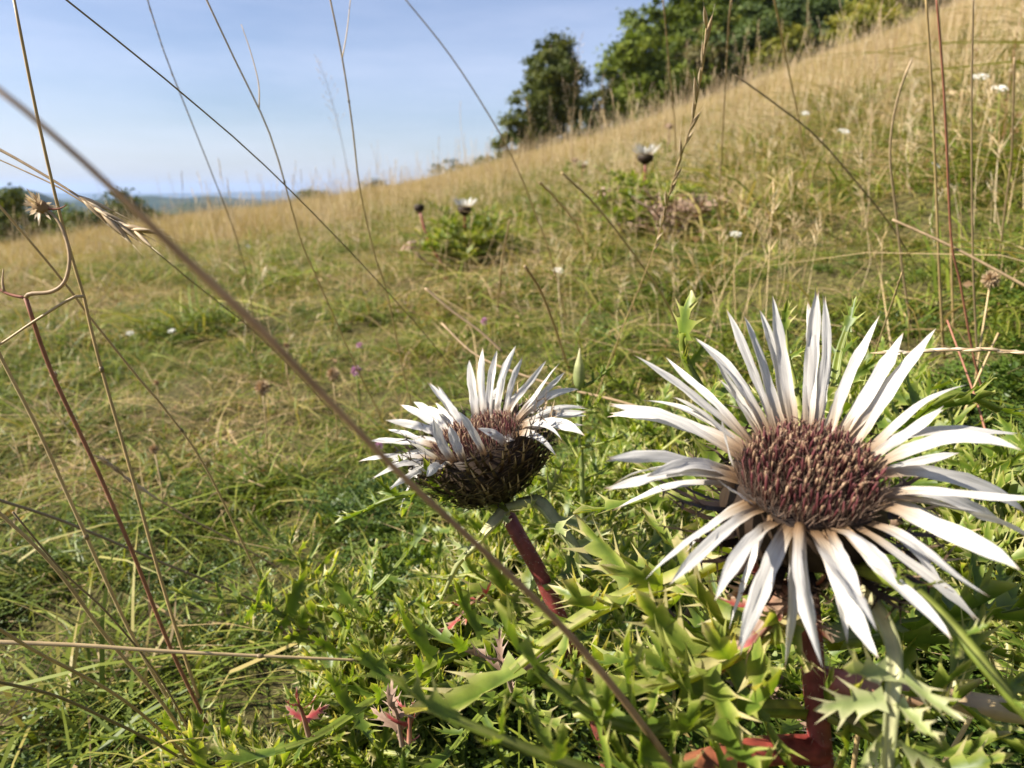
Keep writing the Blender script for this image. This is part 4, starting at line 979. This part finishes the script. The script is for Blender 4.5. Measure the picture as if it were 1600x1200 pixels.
def head_on(root, origin, c, t0, t1, n, size, seed, spread=.35, as_parts=True, mats=SPK, radius=.0004, stalk=0.0):
    """a seed head on the centre line between fractions t0 (tip) and t1"""
    g = np.random.default_rng(seed); N = len(c) - 1; T = -tangents(c)
    def at(t):
        f = t * N; i = min(int(f), N - 1); return c[i] + (c[i + 1] - c[i]) * (f - i), T[i]
    mb = MB(); tube(mb, [at(t)[0] for t in np.linspace(t0, t1, 8)], radius, 4)
    if as_parts:
        hd = mb.build('seed_head', M['husk'], root, origin)
        for k in range(n):
            t = t0 + (t1 - t0) * (k + .3 * g.uniform()) / n; p, d = at(t); a_ = g.normal(size=3); a_ = unit(a_ - d * a_.dot(d))
            put('spikelet', mats[int(g.integers(0, len(mats)))], hd, p + a_ * stalk * g.uniform(.2, 1) - origin, qfrom(unit(d + a_ * spread * g.uniform(.4, 1.3)), a_), scale=size * g.uniform(.75, 1.2))
        return hd
    for k in range(n):
        t = t0 + (t1 - t0) * (k + .3 * g.uniform()) / n; p, d = at(t); a_ = g.normal(size=3); a_ = unit(a_ - d * a_.dot(d)); d = unit(d + a_ * spread * g.uniform(.4, 1.3)); p = p + a_ * stalk * g.uniform(.2, 1)
        L = .0075 * size * g.uniform(.75, 1.2); w = L * .1
        tube(mb, [p, p + d * L * .45, p + d * L], [w * .5, w, w * .1], 4, rnd=g.uniform())
    return mb.build('seed_head', M['husk'], root, origin)
HS = 'tall dry grass stems close to the camera'
def stem(label, pix, d_top, r_top, r_bot, mat='straw', head=None, branches=(), nodes=(), name='dry_grass_stem', group=None, d_bot=None, k=7, fat=None):
    c, r = rooted(pix, d_top, r_top, r_bot, d_bot=d_bot)
    if mat in ('straw', 'husk'): r = r * 1.2
    if fat: q_ = np.linspace(0, 1, len(r)); r = r * (1 + (fat[2] - 1) * np.exp(-((q_ - (fat[0] + fat[1]) / 2) / (fat[1] - fat[0])) ** 2 * 2.5))
    o = c[-1].copy(); root = empty(name, o); tag(root, label, 'dry stem', group)
    m = MB(); tube(m, c, r, k); m.build('culm', M[mat], root, o)
    for t in nodes:
        i = t * (len(c) - 1); i0 = int(i); p = c[i0] + (c[min(i0 + 1, len(c) - 1)] - c[i0]) * (i - i0); T = tangents(c)[i0]
        m = MB(); tube(m, [p - T * .0016, p - T * .0005, p + T * .0004, p + T * .0014], np.array([1.0, 1.5, 1.35, 1.0]) * r[i0] * 1.03, 7); m.build('node', M['dark_straw'], root, o)
    for bpix, bd, br in branches:
        bd = np.broadcast_to(bd, (len(bpix),)); b = spline([P(x, y, dd) for (x, y), dd in zip(bpix, bd)], 14)
        m = MB(); tube(m, b, np.linspace(br, br * .6, 15), 6); m.build('side_stalk', M[mat], root, o)
    if head: head_on(root, o, c, **head)
    return root, c, o

stem('long blurred brown stem crossing the whole left half diagonally, nearest of all', [(-60, 95), (60, 190), (190, 308), (300, 415), (400, 508), (500, 612), (620, 735), (720, 828), (860, 960), (960, 1075), (1050, 1195), (1090, 1250)], .088, .00038, .00090, 'brown_straw', k=10, d_bot=.185, fat=(.14, .26, 1.5))
stem('thin dark straight stem from the top left corner down to the side-on thistle', [(85, -15), (280, 142), (440, 284), (600, 450), (690, 555), (745, 640)], .27, .00036, .00050, 'dark_straw')
P3 = [(20, -10), (60, 190), (100, 360), (131, 463), (150, 545), (200, 720), (250, 900), (300, 1060), (340, 1170)]
stem('straw stem near the left edge with a pale side stalk bent off to the left', P3, .30, .00050, .00085, nodes=(.40,), branches=[([(131, 463), (112, 466), (52, 503), (0, 538), (-50, 566)], .318, .00070)])
stem('straight straw stem leaning in from the left edge at mid height', [(-30, 490), (0, 555), (60, 672), (120, 805), (200, 980), (262, 1090), (300, 1150)], .31, .00062, .00085, nodes=(.43,))
stem('golden stem sloping from the left edge across to the grass below the hillside', [(-30, 290), (0, 322), (97, 437), (140, 495), (220, 595), (260, 642), (325, 737), (420, 930), (482, 1020)], .32, .00045, .00065, 'straw', nodes=(.42,))
stem('faint blurred stem reaching the sky left of the forked stems with a slim head', [(226, -15), (250, 62), (268, 112), (330, 268), (372, 380), (392, 470), (405, 600)], .62, .00050, .00075, 'dark_straw', head=dict(t0=.0, t1=.22, n=16, size=.9, seed=5, spread=.08, as_parts=False))
stem('long straw stem forking once just below the top edge, left of centre', [(316, -15), (375, 110), (405, 170), (432, 240), (470, 375), (500, 445), (560, 580), (600, 660)], .46, .00046, .00075, 'straw', nodes=(.27, .55), branches=[([(405, 168), (404, 130), (392, 82), (377, 38)], .47, .00040)])
stem('stem forked like a Y at the top edge near the middle of the sky', [(513, -15), (535, 92), (551, 200), (563, 300), (586, 400), (605, 460), (630, 580), (645, 640)], .50, .00046, .00085, 'straw', nodes=(.48, .15), branches=[([(535, 90), (542, 50), (549, -15)], .505, .00042)])
stem('blurred blue grey looking stem arching in front of the lone dark tree', [(622, -15), (700, 82), (758, 170), (800, 245), (835, 330), (860, 400), (890, 520)], .85, .00060, .0012, 'straw')
sr, sc_, so = stem('slender stem with a ripe pointed seed spike standing before the far slope', [(1104, 40), (1100, 95), (1088, 160), (1078, 205), (1055, 270), (1022, 390), (970, 520), (935, 610), (915, 660)], .40, .00034, .00062, 'straw',
     head=dict(t0=.0, t1=.38, n=17, size=1.9, seed=8, spread=.20))
RB = 'bundle of tall straw stems at the upper right'
stem('leftmost straight stem of the bundle at the upper right', [(1446, -15), (1455, 120), (1463, 300), (1468, 430), (1475, 560)], .52, .00066, .0010, 'straw', group=RB)
stem('stem of the upper right bundle that bends right low down', [(1462, -15), (1475, 150), (1486, 370), (1500, 440), (1522, 560), (1545, 640)], .46, .00055, .0009, 'red_straw', group=RB)
stem('dark straight stem just right of the upper right bundle', [(1521, -15), (1518, 180), (1520, 400), (1525, 520), (1530, 620)], .50, .00060, .0009, 'dark_straw', group=RB)
stem('stem in the upper right bundle with a pale middle', [(1464, -15), (1472, 90), (1480, 220), (1484, 330), (1490, 520)], .60, .0006, .0010, 'straw', group=RB)
stem('pale fluffy topped stalk with a kinked neck on the right slope', [(1424, 95), (1408, 135), (1395, 190), (1391, 250), (1400, 330), (1410, 420), (1425, 520)], .62, .0008, .0010, 'husk', head=dict(t0=.0, t1=.20, n=26, size=.9, seed=11, spread=.08, as_parts=False))
stem('straight pale straw lying across the bundle at the right', [(1394, 343), (1480, 382), (1560, 424), (1640, 468)], .55, .0008, .0009, 'husk', d_bot=.52)
stem('pale seed spike lying level behind the upper right petals', [(1388, 552), (1450, 549), (1520, 546), (1600, 551), (1680, 560)], .36, .0005, .0006, 'husk', d_bot=.34, head=dict(t0=.02, t1=.95, n=22, size=1.2, seed=12, spread=.12, as_parts=False))
stem('level straw stalk with a joint lying across the lower left', [(-40, 1002), (120, 1008), (250, 1017), (388, 1024), (480, 1028), (566, 1032)], .32, .00085, .00055, 'straw', nodes=(.705,), d_bot=.37, name='lying_straw')
stem('grey straw stalk sloping across the left from edge to middle', [(-40, 768), (0, 782), (100, 815), (250, 878), (400, 940), (530, 1010)], .42, .0009, .0006, 'dark_straw', nodes=(.5,), name='lying_straw')
stem('lower of two crossing straw stems in the bottom left', [(-30, 775), (80, 880), (170, 1000), (262, 1110), (310, 1200)], .33, .00065, .00080, 'straw')
stem('thin dark stem beside the crossing stems in the bottom left', [(20, 800), (100, 895), (170, 960), (250, 1060), (300, 1150), (330, 1215)], .30, .0004, .0006, 'dark_straw')
stem('straw stem low in the bottom left corner rising to the left edge', [(-30, 965), (60, 1020), (180, 1085), (260, 1150), (320, 1215)], .25, .0005, .0007, 'straw')
stem('blurred grey stem low at the bottom left corner', [(-30, 1060), (80, 1085), (160, 1120), (250, 1165), (330, 1215)], .22, .0005, .0007, 'dark_straw')
stem('short pale oat-like seed head lying beside the red brown stem', [(168, 722), (200, 750), (240, 776), (300, 812), (350, 838), (440, 890)], .47, .0004, .0005, 'husk', d_bot=.55, head=dict(t0=.0, t1=.30, n=16, size=1.2, seed=14, spread=.16))
stem('drooping pale oat panicle entering from the left edge above the dry flower head', [(212, 362), (170, 340), (120, 305), (60, 268), (0, 234), (-60, 205)], .33, .00035, .0006, 'husk', d_bot=.33, branches=[([(150, 328), (90, 292), (40, 268), (0, 250), (-50, 228)], .332, .0004)], head=dict(t0=.0, t1=.36, n=15, size=1.6, seed=15, spread=.34))
stem('long thin stem continuing from the panicle down across the slope', [(130, 315), (205, 362), (300, 440), (400, 520), (480, 600), (560, 690)], .45, .0004, .0006, 'dark_straw')
stem('pale curved straw passing behind the side-on thistle petals', [(690, 505), (740, 552), (800, 580), (880, 606), (960, 625), (1010, 640)], .55, .0007, .0008, 'husk', d_bot=.5, name='lying_straw')
stem('short blurred straw pointing down to the petals of the side-on thistle', [(664, 450), (705, 485), (750, 518), (785, 550)], .60, .0009, .0009, 'husk', d_bot=.6, name='lying_straw')
stem('broad short straw blade above and right of the side-on thistle', [(820, 416), (845, 455), (870, 520), (890, 580)], .70, .0012, .0012, 'husk')
stem('blurred straw leaning left in front of the right hand mound', [(878, 270), (930, 320), (985, 390), (1040, 470), (1075, 540)], .70, .0009, .0011, 'straw')
stem('short bent straw left of the leaning straw on the slope', [(843, 285), (868, 310), (900, 350), (922, 395)], .9, .0011, .0012, 'husk')
stem('upright stalk before the left hand mound', [(796, 345), (786, 400), (780, 450), (775, 500)], 1.0, .0010, .0013, 'husk')
stem('brown diagonal stem crossing the slope right of the seed spike', [(1150, 118), (1215, 165), (1275, 213), (1330, 275), (1390, 350), (1440, 430)], .75, .0008, .0011, 'dark_straw')
stem('straw spike rising against the wood, first from the left', [(1036, 0), (1040, 40), (1046, 110), (1055, 210), (1060, 330)], 1.0, .0008, .0011, 'husk', head=dict(t0=0, t1=.3, n=14, size=1.6, seed=20, spread=.1, as_parts=False))
stem('tall straw spike with ragged head rising against the wood beside the seed spike', [(1142, 2), (1138, 40), (1134, 120), (1128, 230), (1120, 360)], .80, .0007, .0010, 'husk', head=dict(t0=0, t1=.25, n=14, size=1.5, seed=21, spread=.15, as_parts=False))
stem('leaning pale spike in front of the wood right of the ragged one', [(1208, -10), (1218, 40), (1232, 110), (1250, 200), (1262, 300)], .9, .0010, .0011, 'straw', head=dict(t0=0, t1=.3, n=14, size=1.6, seed=22, spread=.1, as_parts=False))
stem('pale thin straw standing up behind the upper right petals', [(1410, 425), (1395, 470), (1378, 520), (1362, 570), (1345, 640)], .42, .0004, .0006, 'straw', head=dict(t0=0, t1=.3, n=10, size=.9, seed=23, spread=.06, as_parts=False))
stem('leaning straw at the right edge below the bundle', [(1585, 90), (1583, 180), (1580, 250), (1570, 330), (1560, 420)], .7, .0008, .0009, 'husk')
stem('thin straw crossing the bundle toward the right edge', [(1480, 500), (1530, 640), (1560, 760), (1580, 860)], .5, .0006, .0008, 'red_straw')
stem('thin straw leaning right beyond the right petals', [(1560, 520), (1520, 610), (1480, 720), (1460, 800)], .5, .0006, .0007, 'straw')
stem('thin green grass stalk at the bottom right of the clump', [(1095, 1105), (1110, 1150), (1130, 1200), (1140, 1240)], .2, .0004, .0005, 'leaf_pale', d_bot=.22)
stem('tan stalk standing before the red stem foot at the lower right', [(1358, 1035), (1350, 1090), (1340, 1150), (1330, 1230)], .22, .0006, .0007, 'straw', d_bot=.25)
stem('short tan straw at the lower right corner', [(1525, 1105), (1500, 1150), (1470, 1200), (1450, 1240)], .24, .0006, .0007, 'straw', d_bot=.26)

# the dried flower on a curled red-brown stalk at the left edge
dS = .315
c, r = rooted([(40, 465), (80, 580), (150, 730), (210, 870), (270, 1020), (345, 1175)], dS, .00085, .00105)
o4 = c[-1].copy(); dry = empty('dried_flower', o4); tag(dry, 'dried spiky flower head on a curled stalk with red brown stem at the left edge', 'dried flower')
m = MB(); tube(m, c, r, 8); m.build('stem', M['red_straw'], dry, o4); hairy(dry, o4, c, .0009, 300, 6, L=(.0005, .0012))
arc = spline([P(x, y, dS) for x, y in ((40, 465), (48, 459), (80, 456), (100, 442), (108, 415), (107, 388), (96, 355), (84, 337), (70, 326))], 26)
m = MB(); tube(m, arc, np.linspace(.0009, .0006, 27), 8); m.build('curled_stalk', M['husk'], dry, o4)
m = MB(); tube(m, spline([P(x, y, dS) for x, y in ((40, 465), (22, 462), (6, 456), (-20, 440))], 8), np.linspace(.0007, .0005, 9), 6); m.build('side_stalk', M['red_straw'], dry, o4)
m = MB(); tube(m, spline([P(x, y, dS) for x, y in ((6, 456), (4, 440), (5, 420))], 6), np.linspace(.0007, .0002, 7), 5); m.build('side_stalk', M['husk'], dry, o4)
m = MB(); tube(m, spline([P(x, y, dS) for x, y in ((70, 324), (84, 327), (96, 325), (104, 320))], 6), np.linspace(.0007, .0002, 7), 5); m.build('side_stalk', M['red_straw'], dry, o4)
hc = P(62, 322, dS); g = np.random.default_rng(61); ax = unit(-RIGHT * .8 + UPV * .35)
m = MB(); tube(m, [hc + ax * t for t in (-.004, -.002, .001, .003)], [.0008, .0026, .0028, .0012], 8); hd = m.build('flower_head', M['seed_ball'], dry, o4)
for k in range(46):
    d_ = unit(ax * g.uniform(-.25, 1) + g.normal(size=3) * .75); L = g.uniform(.004, .0068); b = hc + d_ * .0016; s = unit(np.cross(d_, FWD)) * .00055
    m = MB(); m.add([b - s * .6, b + s * .6, b + d_ * L * .6 + s, b + d_ * L * .6 - s, b + d_ * L], [(0, 1, 2, 3), (3, 2, 4)], [0, 0, .6, .6, 1], g.uniform()); m.build('dry_bract', M['husk'], hd, o4, smooth=False)
sn = P(84, 586, .335)
m = MB(); tube(m, [sn + UPV * t + RIGHT * t * .3 for t in (-.0016, -.0006, .0006, .0016)], [.0004, .0016, .0014, .0003], 8); tag(m.build('snail_shell', M['husk']), 'tiny pale husk clinging to the red brown stem', 'husk')

# ------------------------------------------------------------------ generic straw stems on the slope: one thing each
def generic(seed, h, r, mat, kind):
    g = np.random.default_rng(seed); a = g.uniform(0, 6.28); l = g.uniform(.05, .4)
    e = V(math.cos(a), math.sin(a), 0); c = spline([V(0, 0, 0), e * l * h * .2 + V(0, 0, h * .5), e * l * h * .55 + V(0, 0, h * .85), e * l * h * .85 + V(0, 0, h)], 12)
    m = MB(); tube(m, c, np.linspace(r, r * .45, 13), 5); culm = m.mesh('culm', M[mat])
    m = MB(); cc = c[::-1]; N = 12
    n = 26 if kind == 'panicle' else 16
    for k in range(n):
        t = (k / n) * (.36 if kind == 'panicle' else .22); f = t * N; i = int(f); p = cc[i] + (cc[i + 1] - cc[i]) * (f - i); d = unit(cc[i] - cc[i + 1]); q = unit(np.cross(d, g.normal(size=3)))
        L = g.uniform(.006, .010); sp = g.uniform(.2, .6) if kind == 'panicle' else .12
        if kind == 'panicle':
            ln = .03 * (t + .05) / .4 * g.uniform(.4, 1); p2 = p + unit(d + q * 1.1) * ln * 1.5; tube(m, [p, p2], r * .22, 3); p = p2
        d2 = unit(d + q * sp); tube(m, [p, p + d2 * L * .5, p + d2 * L], [.0003, .0008, .0001], 4, rnd=g.uniform())
    return culm, m.mesh('seed_head', M['husk'])
GEN = [generic(i, h, r, mt, kd) for i, (h, r, mt, kd) in enumerate([(.34, .0007, 'straw', 'spike'), (.42, .0008, 'straw', 'spike'), (.50, .0009, 'straw', 'panicle'), (.38, .0007, 'red_straw', 'spike'), (.46, .0008, 'husk', 'spike'), (.30, .0007, 'husk', 'panicle'), (.55, .0009, 'dark_straw', 'panicle')])]
gs = np.random.default_rng(29)
def grass_stem(x, y, lab, grp, sc):
    cu, hd = GEN[int(gs.integers(0, len(GEN)))]
    root = empty('dry_grass_stem', (x, y, float(Tz(x, y)) - .005)); tag(root, lab, 'dry stem', grp)
    root.rotation_euler = (gs.normal(0, .10), gs.normal(0, .12), gs.uniform(0, 6.28)); root.scale = (sc,) * 3
    put('culm', cu, root); put('seed_head', hd, root)
GTXT = ['slim straw stem with short spike', 'straw stem with long spike', 'straw stem with loose panicle', 'reddish stem with short spike', 'pale stem with spike', 'low pale stem with panicle', 'tall brownish stem with panicle']
MARKS = [(760, 130, 'before the lone tree'), (1000, 120, 'before the wood'), (1250, 90, 'below the wood'), (1500, 100, 'in the upper right corner'), (700, 330, 'by the left hand mound'), (1000, 330, 'by the right hand mound'), (1250, 300, 'on the slope above the large thistle'),
         (1480, 330, 'by the straw bundle'), (1560, 620, 'right of the large thistle'), (900, 480, 'above the gap between the thistles'), (740, 480, 'above the side-on thistle'), (560, 560, 'left of the side-on thistle'), (500, 300, 'on the skyline left of centre'),
         (300, 330, 'under the blue hills'), (100, 380, 'by the dried flower'), (200, 560, 'on the lower left slope'), (420, 450, 'behind the diagonal stem'), (1250, 520, 'just behind the large thistle')]
places = []
for n_ in range(150):                                 # right hand slope
    r = math.sqrt(gs.uniform(.9 ** 2, 5.5 ** 2)); a = math.radians(gs.uniform(2, 42)); places.append((r * math.sin(a), r * math.cos(a), gs.uniform(.7, 1.15), 'dry stems on the right hand slope'))
for n_ in range(60):                                  # left hand slope
    r = math.sqrt(gs.uniform(1.3 ** 2, 6.5 ** 2)); a = math.radians(gs.uniform(-40, 2)); places.append((r * math.sin(a), r * math.cos(a), gs.uniform(.6, 1.1), 'dry stems on the left hand slope'))
rows = {}
for x_, y_, sc, grp in places:
    k_ = int(gs.integers(0, len(GEN))); z_ = float(Tz(x_, y_)); q = V(x_, y_, z_ + .25 * sc) - CAM; dd = q.dot(FWD)
    px_, py_ = 800 + q.dot(RIGHT) / dd * FPX, 600 - q.dot(UPV) / dd * FPX
    mk = min(MARKS, key=lambda m_: (m_[0] - px_) ** 2 + (m_[1] - py_) ** 2)[2]
    rows.setdefault((k_, mk), []).append((px_, x_, y_, z_, sc, grp))
ORD = ['first', 'second', 'third', 'fourth', 'fifth', 'sixth', 'seventh', 'eighth', 'ninth', 'tenth', 'eleventh', 'twelfth', 'thirteenth', 'fourteenth', 'fifteenth', 'sixteenth', 'seventeenth', 'eighteenth', 'nineteenth', 'twentieth']
for (k_, mk), lst in rows.items():
    lst.sort()
    for i, (px_, x_, y_, z_, sc, grp) in enumerate(lst):
        lab = GTXT[k_] + ' ' + mk + ('' if len(lst) == 1 else ', ' + ORD[min(i, 19)] + ' from left')
        root = empty('dry_grass_stem', (x_, y_, z_ - .005)); tag(root, lab, 'dry stem', grp)
        root.rotation_euler = (gs.normal(0, .10), gs.normal(0, .12), gs.uniform(0, 6.28)); root.scale = (sc,) * 3
        put('culm', GEN[k_][0], root); put('seed_head', GEN[k_][1], root)
# beyond those, the stems nobody could count
def stalks(name, seed, n, rad, h, r):
    g = np.random.default_rng(seed); m = MB()
    for i in range(n):
        b = V(g.uniform(-rad, rad), g.uniform(-rad, rad), 0); hh = g.uniform(*h); e = V(g.normal() * .12, g.normal() * .12, 1) * hh
        tube(m, [b, b + e * .5 + V(g.normal(), g.normal(), 0) * .006, b + e], [r, r * .8, r * .5], 3, cap=False, rnd=g.uniform()); 
        for k in range(6):
            p = b + e * (.84 + .16 * k / 6); d = unit(e + V(g.normal(), g.normal(), 0) * .08); tube(m, [p, p + d * .008, p + d * .018], [r * .4, r * 1.15, r * .1], 3, cap=False, rnd=g.uniform())
    return m.mesh(name, M['straw'])
st_t = templates('stalk_tufts', [stalks('t', 70, 3, .12, (.22, .42), .0011), stalks('t', 71, 4, .14, (.18, .40), .0010), stalks('t', 72, 3, .12, (.2, .5), .0012)])
x1, y1 = zone(19, 3.0, 20, -42, 42, gs); x2, y2 = zone(.7, 20, 66, -42, 42, gs)
x, y = np.concatenate([x1, x2]), np.concatenate([y1, y2]); keep = gs.uniform(0, 1, len(x)) < np.clip(.45 + .5 * x / np.hypot(x, y) + .3 * sstep(10, 25, np.hypot(x, y)), .1, 1); x, y = x[keep], y[keep]
lay('tall_dry_grass', 'countless thin tan stalks of dry grass farther up the slope', 'grass', st_t, x, y, gs.integers(0, 3, len(x)), gs, .7, 1.2, tilt=.08)

fine_t = templates('fine_stalk_tufts', [stalks('t', 80, 5, .07, (.08, .20), .0005), stalks('t', 81, 6, .08, (.07, .17), .0004), stalks('t', 82, 4, .07, (.10, .24), .0005)])
x, y = zone(72, .9, 6.5, -46, 46, gs); keep = gs.uniform(0, 1, len(x)) < np.clip(.35 + .8 * x / np.hypot(x, y) + .25 * sstep(1.5, 4, np.hypot(x, y)), .12, 1); x, y = x[keep], y[keep]
lay('fine_dry_stalks', 'fine short dry stalks standing all through the middle of the slope', 'grass', fine_t, x, y, gs.integers(0, 3, len(x)), gs, .8, 1.25, tilt=.12)

# ------------------------------------------------------------------ small flowers and seed heads in the sward
def small_flower(name, lab, cat, px, py, h, R, kind, grp=None, seed=0):
    g = np.random.default_rng(seed + int(px * 7 + py)); tgt = None
    p, d = ground(px, py + h * 1000 / 1.2 * .0)
    # stand the flower so that its head, not its foot, is at the given pixel
    lo, hi = d * .5, d
    for _ in range(24):
        m_ = (lo + hi) / 2; q = P(px, py, m_); 
        if q[2] - float(Tz(q[0], q[1])) > h: lo = m_
        else: hi = m_
    top = P(px, py, hi); b = top.copy(); b[2] = float(Tz(b[0], b[1]))
    root = empty(name, b); tag(root, lab, cat, grp); top = top - b
    R = R * (.62 if kind == 'umbel' else 1)
    m = MB(); tube(m, [V(0, 0, -.005), top * .5 + V(g.normal() * .004, 0, 0), top], [.0009, .0008, .0006], 5); m.build('stalk', M['straw' if kind == 'ball' else 'leaf'], root)
    m = MB(); tl = unit(V(g.normal() * .3, -.5, 1))
    if kind == 'umbel':
        A, B = frame(tl)
        for k in range(46):
            rr = R * math.sqrt(g.uniform()); an = g.uniform(0, 6.28); c_ = top + (A * math.cos(an) + B * math.sin(an)) * rr + tl * (R * .25 * (1 - (rr / R) ** 2)); s = R * .16
            u = unit(g.normal(size=3)); w_ = unit(np.cross(u, tl + g.normal(size=3) * .3))
            z_ = np.cross(w_, tl); m.add([c_ - w_ * s, c_ - z_ * s, c_ + w_ * s, c_ + z_ * s], [(0, 1, 2, 3)], 0, g.uniform())
            if k % 5 == 0: tube(m, [top - tl * R * .6, c_], R * .02, 3)
        m.build('flower_cluster', M['white_flower'], root, smooth=False)
    elif kind == 'ball':
        for k in range(190):
            u = unit(g.normal(size=3) + tl * .15); s = R * .045; w_ = unit(np.cross(u, g.normal(size=3)))
            m.add([top + u * R * .15 - w_ * s, top + u * R * .15 + w_ * s, top + u * R * .75 + w_ * s * 1.6, top + u * R * g.uniform(.85, 1.12), top + u * R * .75 - w_ * s * 1.6], [(0, 1, 2, 3, 4)], 0, g.uniform())
        m.build('seed_head', M['seed_ball'], root, smooth=False)
    else:
        for k in range(90):
            u = unit(g.normal(size=3) + tl * (.2 if kind == 'ball' else .8)); s = R * (.16 if kind == 'ball' else .2); w_ = unit(np.cross(u, g.normal(size=3)))
            m.add([top + u * R * .35 - w_ * s * .4, top + u * R * .35 + w_ * s * .4, top + u * R * g.uniform(.8, 1.1) + w_ * s * .5, top + u * R * 1.1, top + u * R * g.uniform(.8, 1.1) - w_ * s * .5], [(0, 1, 2, 3, 4)], 0, g.uniform())
        m.build('seed_head' if kind == 'ball' else 'flower_head', M['seed_ball' if kind == 'ball' else 'pink_flower'], root, smooth=False)
WF = 'small white flowers dotted over the slope'
for i, (px, py, h, R, lab) in enumerate([
        (872, 423, .10, .016, 'flat white flower cluster on the slope just below the two mounds'),
        (1532, 120, .2, .022, 'larger white flower cluster near the upper right corner'),
        (1562, 138, .2, .019, 'white flower cluster beside the larger one near the upper right corner'),
        (1258, 177, .2, .022, 'white flower cluster alone on the tan slope below the wood'),
        (1150, 366, .12, .012, 'small white flower right of the right hand mound'),
        (1318, 205, .2, .016, 'tiny white flower among stems in the upper right slope'),
        (203, 521, .06, .012, 'pale pinkish white flower on the left slope'),
        (268, 517, .06, .011, 'elongated white flower right of the pale pinkish one on the left slope'),
        (1463, 258, .14, .010, 'tiny white flower between the straw bundle stems'),
        (388, 385, .14, .014, 'faint white flower far down the left slope')]):
    small_flower('white_flower', lab, 'flower', px, py, h, R, 'umbel', WF, i)
for i, (px, py, h, R, lab) in enumerate([(556, 580, .09, .007, 'pink flower right of the tan seed ball on the left slope'), (562, 540, .09, .005, 'small violet flower above the pink one'), (757, 502, .06, .006, 'tiny pink flower above the side-on thistle'), (592, 697, .04, .005, 'small pink flower left of the side-on thistle petals')]):
    small_flower('pink_flower', lab, 'flower', px, py, h, R, 'pink', None, i)
for i, (px, py, h, R, lab) in enumerate([(520, 585, .10, .0095, 'round tan seed head beside the pink flower'), (410, 606, .10, .0100, 'fluffy tan seed head left of the diagonal blurred stem'), (241, 702, .08, .0055, 'rusty brown seed head between two left stems'), (244, 598, .05, .0045, 'tiny rusty seed head on the left slope'),
        (1548, 436, .10, .0075, 'pinkish brown seed head right of the straw bundle'), (447, 540, .09, .0055, 'dark brown seed head behind the blurred diagonal stem'), (655, 332, .2, .011, 'dark brown closed head left of the left hand mound')]):
    small_flower('seed_head_plant', lab, 'seed head', px, py, h, R, 'ball', None, i)
